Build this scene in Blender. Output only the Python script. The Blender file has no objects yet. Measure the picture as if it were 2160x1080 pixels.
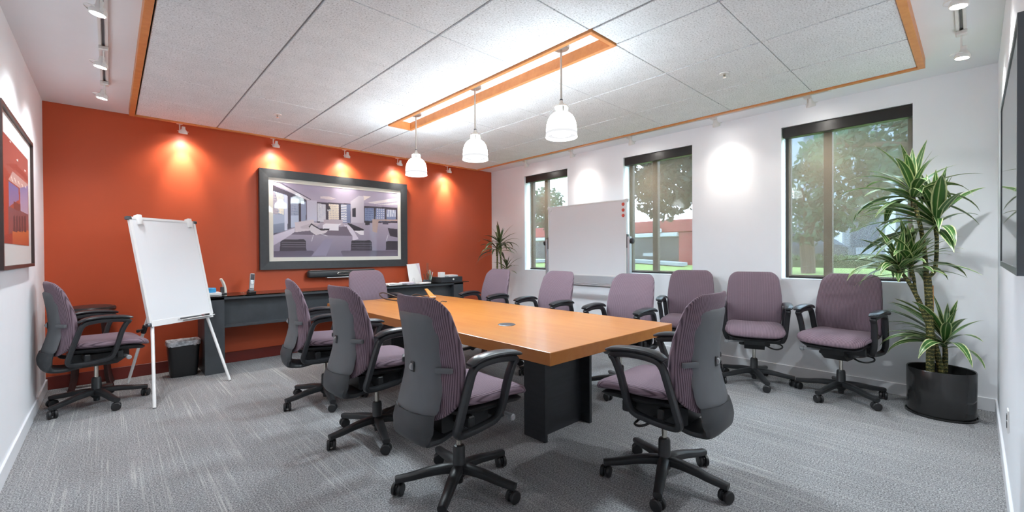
import bpy, bmesh, math, random
import numpy as np
from mathutils import Vector, Matrix

S = bpy.context.scene
COL = S.collection
R = math.radians
random.seed(7)

# ---------------------------------------------------------------- camera
CAM_H = 1.277
YAW, PITCH, ROLL = 0.821, -0.0074, -0.0059
fw = Vector((math.cos(YAW), math.sin(YAW), 0)); rt = Vector((math.sin(YAW), -math.cos(YAW), 0)); up = Vector((0, 0, 1))
f2 = fw * math.cos(PITCH) + up * math.sin(PITCH); u2 = -fw * math.sin(PITCH) + up * math.cos(PITCH)
r3 = rt * math.cos(ROLL) + u2 * math.sin(ROLL); u3 = -rt * math.sin(ROLL) + u2 * math.cos(ROLL)
cd = bpy.data.cameras.new('camera'); cam = bpy.data.objects.new('camera', cd); COL.objects.link(cam)
M = Matrix((r3, u3, -f2)).transposed().to_4x4(); M.translation = Vector((0, 0, CAM_H)); cam.matrix_world = M
cd.sensor_width = 36; cd.lens = 910.5 * 36 / 2160; cd.clip_start = 0.01; cd.clip_end = 300
S.camera = cam

# ---------------------------------------------------------------- light set-up
W = bpy.data.worlds.new('world'); S.world = W; W.use_nodes = True
bg = W.node_tree.nodes['Background']; bg.inputs[0].default_value = (0.56, 0.79, 1.0, 1); bg.inputs[1].default_value = 8.6
S.view_settings.view_transform = 'Standard'; S.view_settings.look = 'None'
S.view_settings.gamma = 1; S.view_settings.use_curve_mapping = False
S.view_settings.exposure = 1.03
S.cycles.use_denoising = True
S.cycles.max_bounces = 10; S.cycles.diffuse_bounces = 6; S.cycles.transparent_max_bounces = 16
S.cycles.sample_clamp_indirect = 6.0
PENDANT_EMIT = 28.0        # glowing glass of the pendants
PENDANT_W = 40.0           # bulb inside each pendant, shining down
SPOT_ORANGE, SPOT_WINDOW, SPOT_SIDE = 15.0, 6.5, 36.0

# room (metres): camera stands in the near corner
XW, YO, XL, YR, H = 5.091, 6.005, -0.456, -0.119, 2.74

# ---------------------------------------------------------------- materials
def lin(c):
    return tuple(((v / 255) / 12.92 if v / 255 <= 0.04045 else ((v / 255 + 0.055) / 1.055) ** 2.4) for v in c)
MATS = {}
class NT:
    def __init__(s, name):
        s.m = bpy.data.materials.new(name); s.m.use_nodes = True
        s.t = s.m.node_tree; s.n = s.t.nodes; s.l = s.t.links
        s.b = s.n['Principled BSDF']; s.o = s.n['Material Output']; MATS[name] = s.m
    def node(s, t, **k):
        n = s.n.new(t)
        for a, b in k.items():
            if isinstance(a, str) and a.startswith('i_'): n.inputs[a[2:].replace('_', ' ')].default_value = b
            else: setattr(n, a, b)
        return n
    def link(s, a, b): s.l.new(a, b)
    def coords(s, scale=(1, 1, 1), rot=(0, 0, 0), kind='Object'):
        tc = s.n.new('ShaderNodeTexCoord'); mp = s.n.new('ShaderNodeMapping')
        mp.inputs['Scale'].default_value = scale; mp.inputs['Rotation'].default_value = rot
        s.link(tc.outputs[kind], mp.inputs[0]); return mp.outputs[0]
    def noise(s, vec, scale, detail=4, rough=0.55):
        n = s.node('ShaderNodeTexNoise'); n.inputs['Scale'].default_value = scale
        n.inputs['Detail'].default_value = detail; n.inputs['Roughness'].default_value = rough
        s.link(vec, n.inputs['Vector']); return n.outputs['Fac']
    def ramp(s, fac, stops):
        n = s.n.new('ShaderNodeValToRGB'); cr = n.color_ramp
        while len(cr.elements) < len(stops): cr.elements.new(0.5)
        for e, (p, c) in zip(cr.elements, stops): e.position = p; e.color = (*c, 1)
        s.link(fac, n.inputs[0]); return n.outputs[0]
    def bump(s, h, strength, dist=0.01):
        n = s.n.new('ShaderNodeBump'); n.inputs['Strength'].default_value = strength; n.inputs['Distance'].default_value = dist
        s.link(h, n.inputs['Height']); s.link(n.outputs[0], s.b.inputs['Normal'])
    def col(s, out): s.link(out, s.b.inputs['Base Color'])

def simple(name, rgb, rough=0.5, metal=0.0, var=0.06, vscale=12, spec=0.5, bump=0.0, bscale=200):
    k = NT(name); c = lin(rgb); v = k.coords()
    f = k.noise(v, vscale)
    k.col(k.ramp(f, [(0.3, tuple(x * (1 - var) for x in c)), (0.7, tuple(min(1, x * (1 + var)) for x in c))]))
    k.b.inputs['Roughness'].default_value = rough; k.b.inputs['Metallic'].default_value = metal
    k.b.inputs['Specular IOR Level'].default_value = spec
    if bump: k.bump(k.noise(v, bscale, 3), bump, 0.002)
    return k.m

simple('wall_white', (238, 240, 244), 0.75, var=0.012, vscale=3, bump=0.06, bscale=350, spec=0.25)
simple('ceiling_white', (238, 240, 244), 0.8, var=0.01, vscale=3, spec=0.2)
simple('wall_orange', (188, 82, 48), 0.42, var=0.035, vscale=2.0, bump=0.06, bscale=350, spec=0.35)
simple('base_red', (104, 34, 26), 0.4, var=0.05)
simple('base_white', (230, 232, 236), 0.45, var=0.01)
simple('black_plastic', (38, 39, 41), 0.42, var=0.08, bump=0.05, bscale=600)
simple('shell_grey', (96, 98, 101), 0.5, var=0.03, bump=0.05, bscale=900)
simple('shell_dark', (62, 64, 67), 0.5, var=0.04)
simple('arm_black', (40, 41, 44), 0.38, var=0.06, bump=0.03, bscale=700)
simple('pad_black', (44, 45, 48), 0.3, var=0.05)
simple('caster_black', (34, 34, 36), 0.45)
simple('chrome', (205, 200, 190), 0.18, metal=1.0, var=0.02)
simple('knob_grey', (150, 152, 155), 0.4)
simple('satin_nickel', (196, 190, 182), 0.32, metal=0.85, var=0.02)
simple('alu', (192, 194, 197), 0.35, metal=0.6, var=0.02)
simple('white_metal', (226, 226, 226), 0.35, var=0.01)
simple('track_white', (224, 223, 221), 0.4, var=0.01)
simple('slot_grey', (95, 95, 97), 0.6)
simple('rail_grey', (150, 150, 150), 0.55)
simple('back_dark', (58, 58, 58), 0.9)
simple('board_white', (226, 227, 230), 0.22, var=0.008, vscale=2)
simple('paper', (236, 235, 234), 0.7, var=0.02)
simple('paper_lilac', (214, 205, 214), 0.7, var=0.02)
simple('frame_black', (46, 48, 51), 0.5, var=0.12, vscale=30, bump=0.1, bscale=120)
simple('frame_brown', (62, 44, 42), 0.4)
simple('frame_steel', (98, 104, 108), 0.35, metal=0.3)
simple('mat_cream', (226, 224, 214), 0.8, var=0.01)
simple('mat_pale', (222, 228, 226), 0.8, var=0.01)
simple('window_bronze', (72, 64, 58), 0.45, metal=0.2)
simple('cassette', (44, 43, 43), 0.33, metal=0.2)
simple('leather_black', (40, 39, 40), 0.3, bump=0.1, bscale=90)
simple('mahogany', (50, 22, 19), 0.35, var=0.15)
k = NT('liner'); k.b.inputs['Base Color'].default_value = (*lin((214, 217, 222)), 1); k.b.inputs['Roughness'].default_value = 0.25
_n = k.noise(k.coords(), 30, 4); k.bump(_n, 0.6, 0.01)
_t = k.n.new('ShaderNodeBsdfTransparent'); _m = k.n.new('ShaderNodeMixShader'); k.link(k.ramp(_n, [(0.35, (0.35, 0.35, 0.35)), (0.65, (0.85, 0.85, 0.85))]), _m.inputs[0]); k.link(_t.outputs[0], _m.inputs[1]); k.link(k.b.outputs[0], _m.inputs[2]); k.link(_m.outputs[0], k.o.inputs[0])
simple('bin_black', (30, 31, 33), 0.42)
simple('pot_black', (38, 38, 38), 0.16, var=0.04)
simple('soil', (48, 38, 30), 0.95, var=0.3, vscale=60, bump=0.6, bscale=60)
simple('bamboo', (206, 134, 58), 0.5)
simple('blue_plastic', (58, 158, 214), 0.4)
simple('silver_plastic', (176, 180, 184), 0.3, metal=0.4)
simple('screen_dark', (56, 48, 56), 0.2)
simple('key_white', (228, 230, 230), 0.4)
simple('red_magnet', (206, 66, 44), 0.35)
simple('red_label', (196, 40, 36), 0.5)
simple('pen_green', (170, 196, 150), 0.4)
simple('pen_grey', (120, 128, 134), 0.4)
simple('pen_cream', (224, 216, 190), 0.4)
simple('clip_brown', (122, 66, 46), 0.5)
simple('cable_dark', (58, 40, 32), 0.5)
simple('outlet', (226, 226, 224), 0.4)
simple('slot_dark', (30, 30, 30), 0.6)
simple('steel_dark', (90, 92, 96), 0.35, metal=0.6)

def wood(name, c1, c2, scale, rough, rot=(0, 0, 0), stretch=(14, 1.2, 14), coat=0.0):
    k = NT(name); v = k.coords(stretch, rot)
    n1 = k.noise(v, scale, 6, 0.6); n2 = k.noise(k.coords((1, 1, 1)), 1.3, 2)
    mx = k.node('ShaderNodeMath', operation='ADD'); k.link(n1, mx.inputs[0])
    m2 = k.node('ShaderNodeMath', operation='MULTIPLY'); k.link(n2, m2.inputs[0]); m2.inputs[1].default_value = 0.5
    k.link(m2.outputs[0], mx.inputs[1])
    k.col(k.ramp(mx.outputs[0], [(0.45, lin(c1)), (1.05, lin(c2))]))
    k.b.inputs['Roughness'].default_value = rough; k.b.inputs['Coat Weight'].default_value = coat; k.b.inputs['Coat Roughness'].default_value = 0.12
    k.bump(n1, 0.03, 0.002); return k.m
wood('table_maple', (168, 102, 44), (184, 122, 60), 1.6, 0.34, stretch=(10, 0.9, 10), coat=0.15)
wood('trim_wood', (192, 118, 62), (214, 144, 86), 2.0, 0.42, stretch=(9, 9, 9))
wood('wedge_wood', (216, 150, 76), (228, 170, 100), 4, 0.5)
wood('ebony', (34, 36, 40), (48, 50, 54), 3.0, 0.4, stretch=(2, 2, 14))
wood('ebony_grey', (52, 55, 59), (68, 71, 75), 3.0, 0.42, stretch=(2, 14, 2))

def carpet():
    k = NT('carpet'); v = k.coords()
    n = k.noise(v, 130, 6, 0.85)
    nb = k.noise(k.coords((1, 0.35, 1)), 2.2, 3)
    base = k.ramp(n, [(0.38, lin((64, 65, 67))), (0.5, lin((142, 142, 144))), (0.62, lin((214, 214, 215)))])
    # thin broken pale lines woven along the room's length
    s1 = k.noise(k.coords((110, 0.5, 1)), 1.0, 2, 0.6)
    s2 = k.noise(k.coords((9, 1.3, 1)), 1.0, 3, 0.7)
    ln = k.ramp(s1, [(0.55, (0, 0, 0)), (0.62, (1, 1, 1))])
    ln2 = k.ramp(s2, [(0.4, (0, 0, 0)), (0.62, (1, 1, 1))])
    mul = k.node('ShaderNodeMath', operation='MULTIPLY'); k.link(ln, mul.inputs[0]); k.link(ln2, mul.inputs[1])
    mul2 = k.node('ShaderNodeMath', operation='MULTIPLY'); k.link(mul.outputs[0], mul2.inputs[0]); mul2.inputs[1].default_value = 0.55
    mx = k.node('ShaderNodeMix', data_type='RGBA'); k.link(mul2.outputs[0], mx.inputs['Factor']); k.link(base, mx.inputs['A'])
    mx.inputs['B'].default_value = (*lin((206, 205, 202)), 1)
    mb = k.node('ShaderNodeMix', data_type='RGBA', blend_type='MULTIPLY'); mb.inputs['Factor'].default_value = 1
    k.link(mx.outputs['Result'], mb.inputs['A']); k.link(k.ramp(nb, [(0.35, (0.86, 0.86, 0.86)), (0.65, (1, 1, 1))]), mb.inputs['B'])
    k.col(mb.outputs['Result']); k.b.inputs['Roughness'].default_value = 0.95; k.b.inputs['Specular IOR Level'].default_value = 0.1
    k.bump(n, 0.5, 0.006)
carpet()

def fabric():
    k = NT('fabric_mauve'); v = k.coords()
    w = k.node('ShaderNodeTexWave', wave_type='BANDS', bands_direction='X'); w.inputs['Scale'].default_value = 34
    w.inputs['Distortion'].default_value = 0.6; w.inputs['Detail'].default_value = 1; w.inputs['Detail Scale'].default_value = 0.4
    k.link(v, w.inputs['Vector'])
    n = k.noise(v, 420, 3, 0.7)
    c = k.ramp(w.outputs['Fac'], [(0.0, lin((84, 70, 77))), (0.35, lin((124, 105, 115))), (1.0, lin((140, 120, 130)))])
    mx = k.node('ShaderNodeMix', data_type='RGBA', blend_type='MULTIPLY'); mx.inputs['Factor'].default_value = 1
    k.link(c, mx.inputs['A']); k.link(k.ramp(n, [(0.3, (0.78, 0.78, 0.8)), (0.7, (1.08, 1.08, 1.08))]), mx.inputs['B'])
    k.col(mx.outputs['Result']); k.b.inputs['Roughness'].default_value = 0.9; k.b.inputs['Specular IOR Level'].default_value = 0.15
    k.b.inputs['Sheen Weight'].default_value = 0.06; k.b.inputs['Sheen Roughness'].default_value = 0.5
    k.bump(w.outputs['Fac'], 0.35, 0.003)
fabric()

def tile():
    k = NT('acoustic_tile'); v = k.coords()
    n = k.noise(v, 95, 6, 0.8); g = k.noise(k.coords((1, 1, 1)), 8, 3)
    c = k.ramp(n, [(0.34, lin((96, 96, 96))), (0.42, lin((216, 219, 222))), (0.6, lin((242, 245, 248)))])
    mx = k.node('ShaderNodeMix', data_type='RGBA', blend_type='MULTIPLY'); mx.inputs['Factor'].default_value = 1
    k.link(c, mx.inputs['A']); k.link(k.ramp(g, [(0.3, (0.93, 0.93, 0.93)), (0.7, (1, 1, 1))]), mx.inputs['B'])
    k.col(mx.outputs['Result']); k.b.inputs['Roughness'].default_value = 0.95; k.b.inputs['Specular IOR Level'].default_value = 0.1
    k.bump(n, 0.6, 0.006)
tile()

def emit(name, rgb, strength):
    k = NT(name); k.n.remove(k.b); e = k.n.new('ShaderNodeEmission'); e.inputs[0].default_value = (*rgb, 1); e.inputs[1].default_value = strength
    k.link(e.outputs[0], k.o.inputs[0]); return k.m
emit('pendant_glow', (0.80, 0.93, 1.0), PENDANT_EMIT)
emit('lamp_glow', (0.80, 0.93, 1.0), 50.0)
emit('band_glow', (0.97, 0.98, 1.0), 0.45)
emit('rim_glow', (0.97, 0.98, 1.0), 1.6)
emit('bulb_glow', (1.0, 0.96, 0.9), 40.0)

def glass(name, tint=(1, 1, 1), gloss=1.0, rough=0.02, fres=1.45):
    k = NT(name); k.n.remove(k.b)
    t = k.n.new('ShaderNodeBsdfTransparent'); t.inputs[0].default_value = (*tint, 1)
    g = k.n.new('ShaderNodeBsdfGlossy'); g.inputs['Roughness'].default_value = rough
    r0 = ((fres - 1) / (fres + 1)) ** 2; lw = k.n.new('ShaderNodeLayerWeight'); lw.inputs['Blend'].default_value = 0.5
    pw_ = k.node('ShaderNodeMath', operation='POWER'); k.link(lw.outputs['Facing'], pw_.inputs[0]); pw_.inputs[1].default_value = 5.0
    fr = k.node('ShaderNodeMath', operation='MULTIPLY_ADD'); k.link(pw_.outputs[0], fr.inputs[0]); fr.inputs[1].default_value = (1 - r0) * gloss; fr.inputs[2].default_value = r0
    mx = k.n.new('ShaderNodeMixShader'); k.link(fr.outputs[0], mx.inputs[0]); k.link(t.outputs[0], mx.inputs[1]); k.link(g.outputs[0], mx.inputs[2])
    k.link(mx.outputs[0], k.o.inputs[0]); return k.m
glass('window_glass'); glass('picture_glass'); glass('clear_glazing', fres=1.2, gloss=0.25); glass('clear_glass', (0.9, 0.97, 0.95)); glass('desk_glass', (0.30, 0.40, 0.40), rough=0.01, fres=1.6)
glass('rim_glass', (0.93, 0.95, 0.95), fres=1.7)

def shade():
    k = NT('shade_mesh'); k.n.remove(k.b)
    v = k.coords((1, 1, 1)); n = k.noise(v, 500, 2)
    t = k.n.new('ShaderNodeBsdfTransparent'); t.inputs[0].default_value = (0.92, 0.92, 0.92, 1)
    d = k.n.new('ShaderNodeBsdfDiffuse'); k.link(k.ramp(n, [(0.3, lin((142, 130, 114))), (0.7, lin((174, 160, 142)))]), d.inputs[0])
    mx = k.n.new('ShaderNodeMixShader'); mx.inputs[0].default_value = 0.38
    tl = k.n.new('ShaderNodeBsdfTranslucent'); k.link(d.inputs[0].links[0].from_socket, tl.inputs[0])
    m2 = k.n.new('ShaderNodeMixShader'); m2.inputs[0].default_value = 0.12; k.link(d.outputs[0], m2.inputs[1]); k.link(tl.outputs[0], m2.inputs[2])
    k.link(t.outputs[0], mx.inputs[1]); k.link(m2.outputs[0], mx.inputs[2]); k.link(mx.outputs[0], k.o.inputs[0])
shade()

def leafmat(name, mid, edge, cream):
    k = NT(name)
    uv = k.n.new('ShaderNodeUVMap'); sp = k.n.new('ShaderNodeSeparateXYZ'); k.link(uv.outputs[0], sp.inputs[0])
    c = k.ramp(sp.outputs[0], [(0.0, lin(cream)), (0.09, lin(cream)), (0.15, lin(edge)), (0.40, lin(mid)), (0.46, lin(cream)), (0.52, lin(mid)), (0.86, lin(edge)), (0.92, lin(cream))])
    k.col(c); k.b.inputs['Roughness'].default_value = 0.35; k.b.inputs['Specular IOR Level'].default_value = 0.5
leafmat('dracaena_leaf', (70, 114, 52), (50, 92, 42), (204, 210, 156))
leafmat('dracaena_leaf_dark', (58, 78, 44), (48, 64, 38), (136, 140, 92))

def cane():
    k = NT('cane'); v = k.coords()
    w = k.node('ShaderNodeTexWave', wave_type='BANDS', bands_direction='Z'); w.inputs['Scale'].default_value = 11; w.inputs['Distortion'].default_value = 5; w.inputs['Detail Scale'].default_value = 6
    k.link(v, w.inputs['Vector'])
    k.col(k.ramp(w.outputs['Fac'], [(0.0, lin((58, 64, 34))), (0.80, lin((82, 86, 46))), (0.97, lin((156, 142, 82)))]))
    k.b.inputs['Roughness'].default_value = 0.6; k.bump(w.outputs['Fac'], 0.4, 0.004)
cane()

def vcol(name, rough=0.6):
    k = NT(name); a = k.n.new('ShaderNodeVertexColor'); a.layer_name = 'ink'; k.col(a.outputs[0]); k.b.inputs['Roughness'].default_value = rough
vcol('print_ink')
# outdoors
k = NT('lawn'); v = k.coords(); k.col(k.ramp(k.noise(v, 3, 6, 0.7), [(0.3, lin((86, 110, 46))), (0.7, lin((122, 142, 64)))])); k.b.inputs['Roughness'].default_value = 0.95
simple('asphalt', (84, 87, 91), 0.9); simple('kerb', (128, 134, 140), 0.9)
simple('red_paint', (122, 26, 20), 0.5); simple('white_paint', (150, 154, 158), 0.5); simple('dark_glass', (34, 33, 32), 0.3)
simple('facade_pale', (118, 126, 132), 0.8); simple('facade_white', (160, 164, 168), 0.8); simple('facade_glass', (58, 70, 82), 0.25)
simple('car_dark', (52, 58, 66), 0.3); simple('tyre', (28, 28, 28), 0.8); simple('bark', (74, 60, 48), 0.9, bump=0.5, bscale=30)
def foliage_mat(name, rgb):
    k = NT(name); c = lin(rgb); f = k.noise(k.coords(), 1.5)
    col = k.ramp(f, [(0.3, tuple(x * 0.65 for x in c)), (0.7, tuple(x * 1.35 for x in c))]); k.col(col); k.b.inputs['Roughness'].default_value = 0.6
    tr = k.n.new('ShaderNodeBsdfTranslucent'); k.link(col, tr.inputs[0]); mx = k.n.new('ShaderNodeMixShader'); mx.inputs[0].default_value = 0.5
    k.link(k.b.outputs[0], mx.inputs[1]); k.link(tr.outputs[0], mx.inputs[2]); k.link(mx.outputs[0], k.o.inputs[0])
foliage_mat('leaf_green', (72, 98, 78)); foliage_mat('leaf_deep', (48, 60, 50)); foliage_mat('hedge_green', (78, 98, 62))

# ---------------------------------------------------------------- mesh helpers
def mesh_obj(name, bm, mat, parent=None, smooth=True, data=None, autos=35):
    if data is None:
        bmesh.ops.recalc_face_normals(bm, faces=bm.faces[:])
        data = bpy.data.meshes.new(name); bm.to_mesh(data); bm.free()
        for m in (mat if isinstance(mat, (list, tuple)) else [mat]): data.materials.append(MATS[m])
        if smooth:
            for p in data.polygons: p.use_smooth = True
            data.set_sharp_from_angle(angle=R(autos))
    o = bpy.data.objects.new(name, data); COL.objects.link(o)
    if parent is not None: o.parent = parent
    return o
def tag(o, label, cat, group=None):
    o['label'] = label; o['category'] = cat
    if group: o['group'] = group
    return o
def thing(name, label, cat, loc=(0, 0, 0), rz=0.0, group=None):
    o = bpy.data.objects.new(name, None); COL.objects.link(o); o.empty_display_size = 0.05
    o.location = loc; o.rotation_euler = (0, 0, rz)
    return tag(o, label, cat, group)
def struct(name, bm, mat, parent=None, smooth=False):
    o = mesh_obj(name, bm, mat, parent, smooth)
    if parent is None: o['kind'] = 'structure'
    return o
def copy_tree(o, parent=None):
    c = o.copy(); COL.objects.link(c); c.parent = parent
    for ch in o.children: copy_tree(ch, c)
    return c
def BM(): return bmesh.new()
def box(bm, x0, x1, y0, y1, z0, z1, bevel=0.0, seg=1, mtx=None):
    g = bmesh.ops.create_cube(bm, size=1.0); vs = g['verts']
    for v in vs: v.co = Vector(((x0 + x1) / 2 + v.co.x * (x1 - x0), (y0 + y1) / 2 + v.co.y * (y1 - y0), (z0 + z1) / 2 + v.co.z * (z1 - z0)))
    if bevel:
        es = list({e for v in vs for e in v.link_edges})
        r = bmesh.ops.bevel(bm, geom=es, offset=bevel, segments=seg, affect='EDGES', profile=0.5)
        vs = list({v for f in r['faces'] for v in f.verts} | {v for v in vs if v.is_valid})
    if mtx is not None:
        for v in vs: v.co = mtx @ v.co
    return bm
def bx(*a, **k): return box(BM(), *a, **k)
def prism(bm, pts, a, b, axis=2):
    """extrude a 2-D polygon between a and b along an axis"""
    def P(p, t):
        return Vector((p[0], p[1], t)) if axis == 2 else (Vector((p[0], t, p[1])) if axis == 1 else Vector((t, p[0], p[1])))
    lo = [bm.verts.new(P(p, a)) for p in pts]; hi = [bm.verts.new(P(p, b)) for p in pts]
    n = len(pts); bm.faces.new(lo); bm.faces.new(hi[::-1])
    for i in range(n): bm.faces.new((lo[i], lo[(i + 1) % n], hi[(i + 1) % n], hi[i]))
    return bm
def lathe(bm, prof, n=24, c=(0, 0, 0), mtx=None, cap=True):
    """prof: list of (radius, z)"""
    rings = []
    for r, z in prof:
        rings.append([bm.verts.new(Vector((c[0] + r * math.cos(2 * math.pi * i / n), c[1] + r * math.sin(2 * math.pi * i / n), c[2] + z))) for i in range(n)])
    for a, b in zip(rings, rings[1:]):
        for i in range(n): bm.faces.new((a[i], a[(i + 1) % n], b[(i + 1) % n], b[i]))
    if cap:
        bm.faces.new(rings[0][::-1]); bm.faces.new(rings[-1])
    if mtx is not None:
        for rg in rings:
            for v in rg: v.co = mtx @ v.co
    return bm
def align(d, loc=(0, 0, 0)):
    d = Vector(d).normalized(); q = Vector((0, 0, 1)).rotation_difference(d)
    return Matrix.Translation(Vector(loc)) @ q.to_matrix().to_4x4()
def cyl(bm, p, q, r, r2=None, n=12):
    p, q = Vector(p), Vector(q); L = (q - p).length
    return lathe(bm, [(r, 0), (r if r2 is None else r2, L)], n, mtx=align(q - p, p))
def catmull(pts, sub=6, closed=False):
    P = [Vector(p) for p in pts]; out = []; n = len(P)
    rng = range(n) if closed else range(n - 1)
    for i in rng:
        p0 = P[(i - 1) % n] if closed or i > 0 else P[i] * 2 - P[i + 1]
        p1 = P[i]; p2 = P[(i + 1) % n]
        p3 = P[(i + 2) % n] if closed or i + 2 < n else p2 * 2 - p1
        for k in range(sub):
            t = k / sub
            out.append(0.5 * ((2 * p1) + (p2 - p0) * t + (2 * p0 - 5 * p1 + 4 * p2 - p3) * t * t + (3 * p1 - p0 - 3 * p2 + p3) * t ** 3))
    if not closed: out.append(P[-1])
    return out
def sweep(bm, pts, size, n=10, side=(1, 0, 0), closed=False, power=2.0):
    """sweep a (super)ellipse of half-sizes (a along side, b across) along pts; size: fn(t) or tuple"""
    P = [Vector(p) for p in pts]; m = len(P); side = Vector(side); rings = []
    for i in range(m):
        if closed: t = P[(i + 1) % m] - P[i - 1]
        else: t = P[min(i + 1, m - 1)] - P[max(i - 1, 0)]
        t.normalize(); s = (side - t * side.dot(t)).normalized(); b = t.cross(s)
        a_, b_ = size(i / max(1, m - 1)) if callable(size) else size
        ring = []
        for k in range(n):
            th = 2 * math.pi * k / n; c, q = math.cos(th), math.sin(th)
            c = math.copysign(abs(c) ** (2 / power), c); q = math.copysign(abs(q) ** (2 / power), q)
            ring.append(bm.verts.new(P[i] + s * (a_ * c) + b * (b_ * q)))
        rings.append(ring)
    pairs = list(zip(rings, rings[1:])) + ([(rings[-1], rings[0])] if closed else [])
    for a, b in pairs:
        for k in range(n): bm.faces.new((a[k], a[(k + 1) % n], b[(k + 1) % n], b[k]))
    if not closed:
        bm.faces.new(rings[0][::-1]); bm.faces.new(rings[-1])
    return bm
def tube(bm, pts, r, n=8, closed=False, sub=5):
    c = catmull(pts, sub, closed)
    d = (c[-1] - c[0]); side = Vector((0.31, 0.77, 0.55)) if not closed else Vector((0.1, 0.2, 0.97))
    if abs(side.normalized().dot(d.normalized() if d.length else Vector((1, 0, 0)))) > 0.9: side = Vector((0.9, -0.2, 0.1))
    return sweep(bm, c, (r, r), n, side, closed)
def pillow(bm, outline, thick, deform, rings=7, p=2.6):
    """outline: closed list of (a,b); thick(a,b)->(front,back) half thickness; deform(a,b,off)->Vector"""
    n = len(outline); ca = sum(o[0] for o in outline) / n; cb = sum(o[1] for o in outline) / n
    ms = [math.sin(math.pi / 2 * k / rings) for k in range(1, rings + 1)]
    def ring(m, sgn):
        out = []
        for a, b in outline:
            x, y = ca + (a - ca) * m, cb + (b - cb) * m
            tf = thick(x, y)[0 if sgn > 0 else 1]
            out.append(bm.verts.new(deform(x, y, sgn * tf * max(0.0, 1 - m ** p) ** (1 / p))))
        return out
    border = ring(1.0, 1)
    for sgn in (1, -1):
        rs = [ring(m, sgn) for m in ms[:-1]] + [border]
        c = bm.verts.new(deform(ca, cb, sgn * thick(ca, cb)[0 if sgn > 0 else 1]))
        for i in range(n): bm.faces.new((c, rs[0][i], rs[0][(i + 1) % n]))
        for a, b in zip(rs, rs[1:]):
            for i in range(n): bm.faces.new((a[i], b[i], b[(i + 1) % n], a[(i + 1) % n]))
    return bm
def rrect(hw, hb, r, n=6, cx=0, cy=0):
    o = []
    for sx, sy, a0 in ((1, 1, 0), (-1, 1, 90), (-1, -1, 180), (1, -1, 270)):
        for i in range(n + 1):
            a = R(a0 + 90 * i / n); o.append((cx + sx * (hw - r) + r * math.cos(a), cy + sy * (hb - r) + r * math.sin(a)))
    # add points along the straight sides
    out = []
    for i in range(len(o)):
        p, q = o[i], o[(i + 1) % len(o)]; out.append(p)
        d = math.hypot(q[0] - p[0], q[1] - p[1])
        for k in range(1, max(1, int(d / 0.06))): t = k / max(1, int(d / 0.06)); out.append((p[0] + (q[0] - p[0]) * t, p[1] + (q[1] - p[1]) * t))
    return out
def interp(z, tab):
    if z <= tab[0][0]: return tab[0][1]
    for (a, b), (c, d) in zip(tab, tab[1:]):
        if z <= c:
            t = (z - a) / (c - a); t = t * t * (3 - 2 * t) * 0.5 + t * 0.5
            return b + (d - b) * t
    return tab[-1][1]
# ---------------------------------------------------------------- room shell
T = 0.24
struct('floor', bx(XL - T, XW + T, YR - T, YO + T, -0.12, 0.0), 'carpet')
struct('ceiling', bx(XL - T, XW + T, YR - T, YO + T, H, H + 0.12), 'ceiling_white')
ceil = bpy.data.objects['ceiling']
struct('wall_back', bx(XL - T, XW + T, YO, YO + T, 0, H), 'wall_orange')
struct('wall_left', bx(XL - T, XL, YR - T, YO, 0, H), 'wall_white')
struct('wall_front', bx(XL, XW + T, YR - T, YR, 0, H), 'wall_white')
WIN = [(4.225, 5.15), (2.305, 3.25), (0.372, 1.372)]     # openings along the window wall (y0, y1), far to near
ZS, ZH = 0.985, 2.552
wb = BM()
ys = [YR] + [v for w in reversed(WIN) for v in w] + [YO]
for i in range(0, len(ys), 2): box(wb, XW, XW + T, ys[i], ys[i + 1], 0, H)
for y0, y1 in WIN:
    box(wb, XW, XW + T, y0, y1, 0, ZS); box(wb, XW, XW + T, y0, y1, ZH, H)
struct('wall_right', wb, 'wall_white')
# baseboards
bh = 0.105
struct('baseboard_back', bx(XL, XW, YO - 0.014, YO, 0, 0.125, bevel=0.003), 'base_red')
struct('baseboard_left', bx(XL, XL + 0.012, YR, YO - 0.014, 0, bh, bevel=0.003), 'base_white')
struct('baseboard_right', bx(XW - 0.012, XW, YR + 0.012, YO - 0.014, 0, bh, bevel=0.003), 'base_white')
struct('baseboard_front', bx(XL + 0.012, XW, YR, YR + 0.012, 0, bh, bevel=0.003), 'base_white')

# windows: bronze frames with one mullion, two panes each, a white sill
MUL = [4.805, 2.87, 1.005]
for i, ((y0, y1), ym) in enumerate(zip(WIN, MUL)):
    w = bpy.data.objects.new('window_%d' % (i + 1), None); COL.objects.link(w); w.location = (XW + 0.19, (y0 + y1) / 2, ZS); w['kind'] = 'structure'
    hw = (y1 - y0) / 2; hh = ZH - ZS; m = ym - (y0 + y1) / 2; fr = 0.045
    b = BM()
    box(b, -0.03, 0.03, -hw, -hw + fr, 0, hh, 0.003); box(b, -0.03, 0.03, hw - fr, hw, 0, hh, 0.003)
    box(b, -0.03, 0.03, -hw + fr, hw - fr, 0, fr, 0.003); box(b, -0.03, 0.03, -hw + fr, hw - fr, hh - fr, hh, 0.003)
    mesh_obj('window_frame', b, 'window_bronze', w, False)
    mesh_obj('mullion', bx(-0.035, 0.03, m - 0.036, m + 0.036, fr, hh - fr, 0.003), 'window_bronze', w, False)
    mesh_obj('pane', bx(-0.003, 0.003, -hw + fr, m - 0.036, fr, hh - fr), 'window_glass', w, False)
    mesh_obj('pane', bx(-0.003, 0.003, m + 0.036, hw - fr, fr, hh - fr), 'window_glass', w, False)
    mesh_obj('sill', bx(-0.188, -0.03, -hw, hw, 0, 0.012, 0.003), 'base_white', w, False)
SH = ['black cassette roller shade on the far window beside the small plant', 'black cassette roller shade on the middle window behind the whiteboard', 'black cassette roller shade on the near window beside the tall plant']
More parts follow.
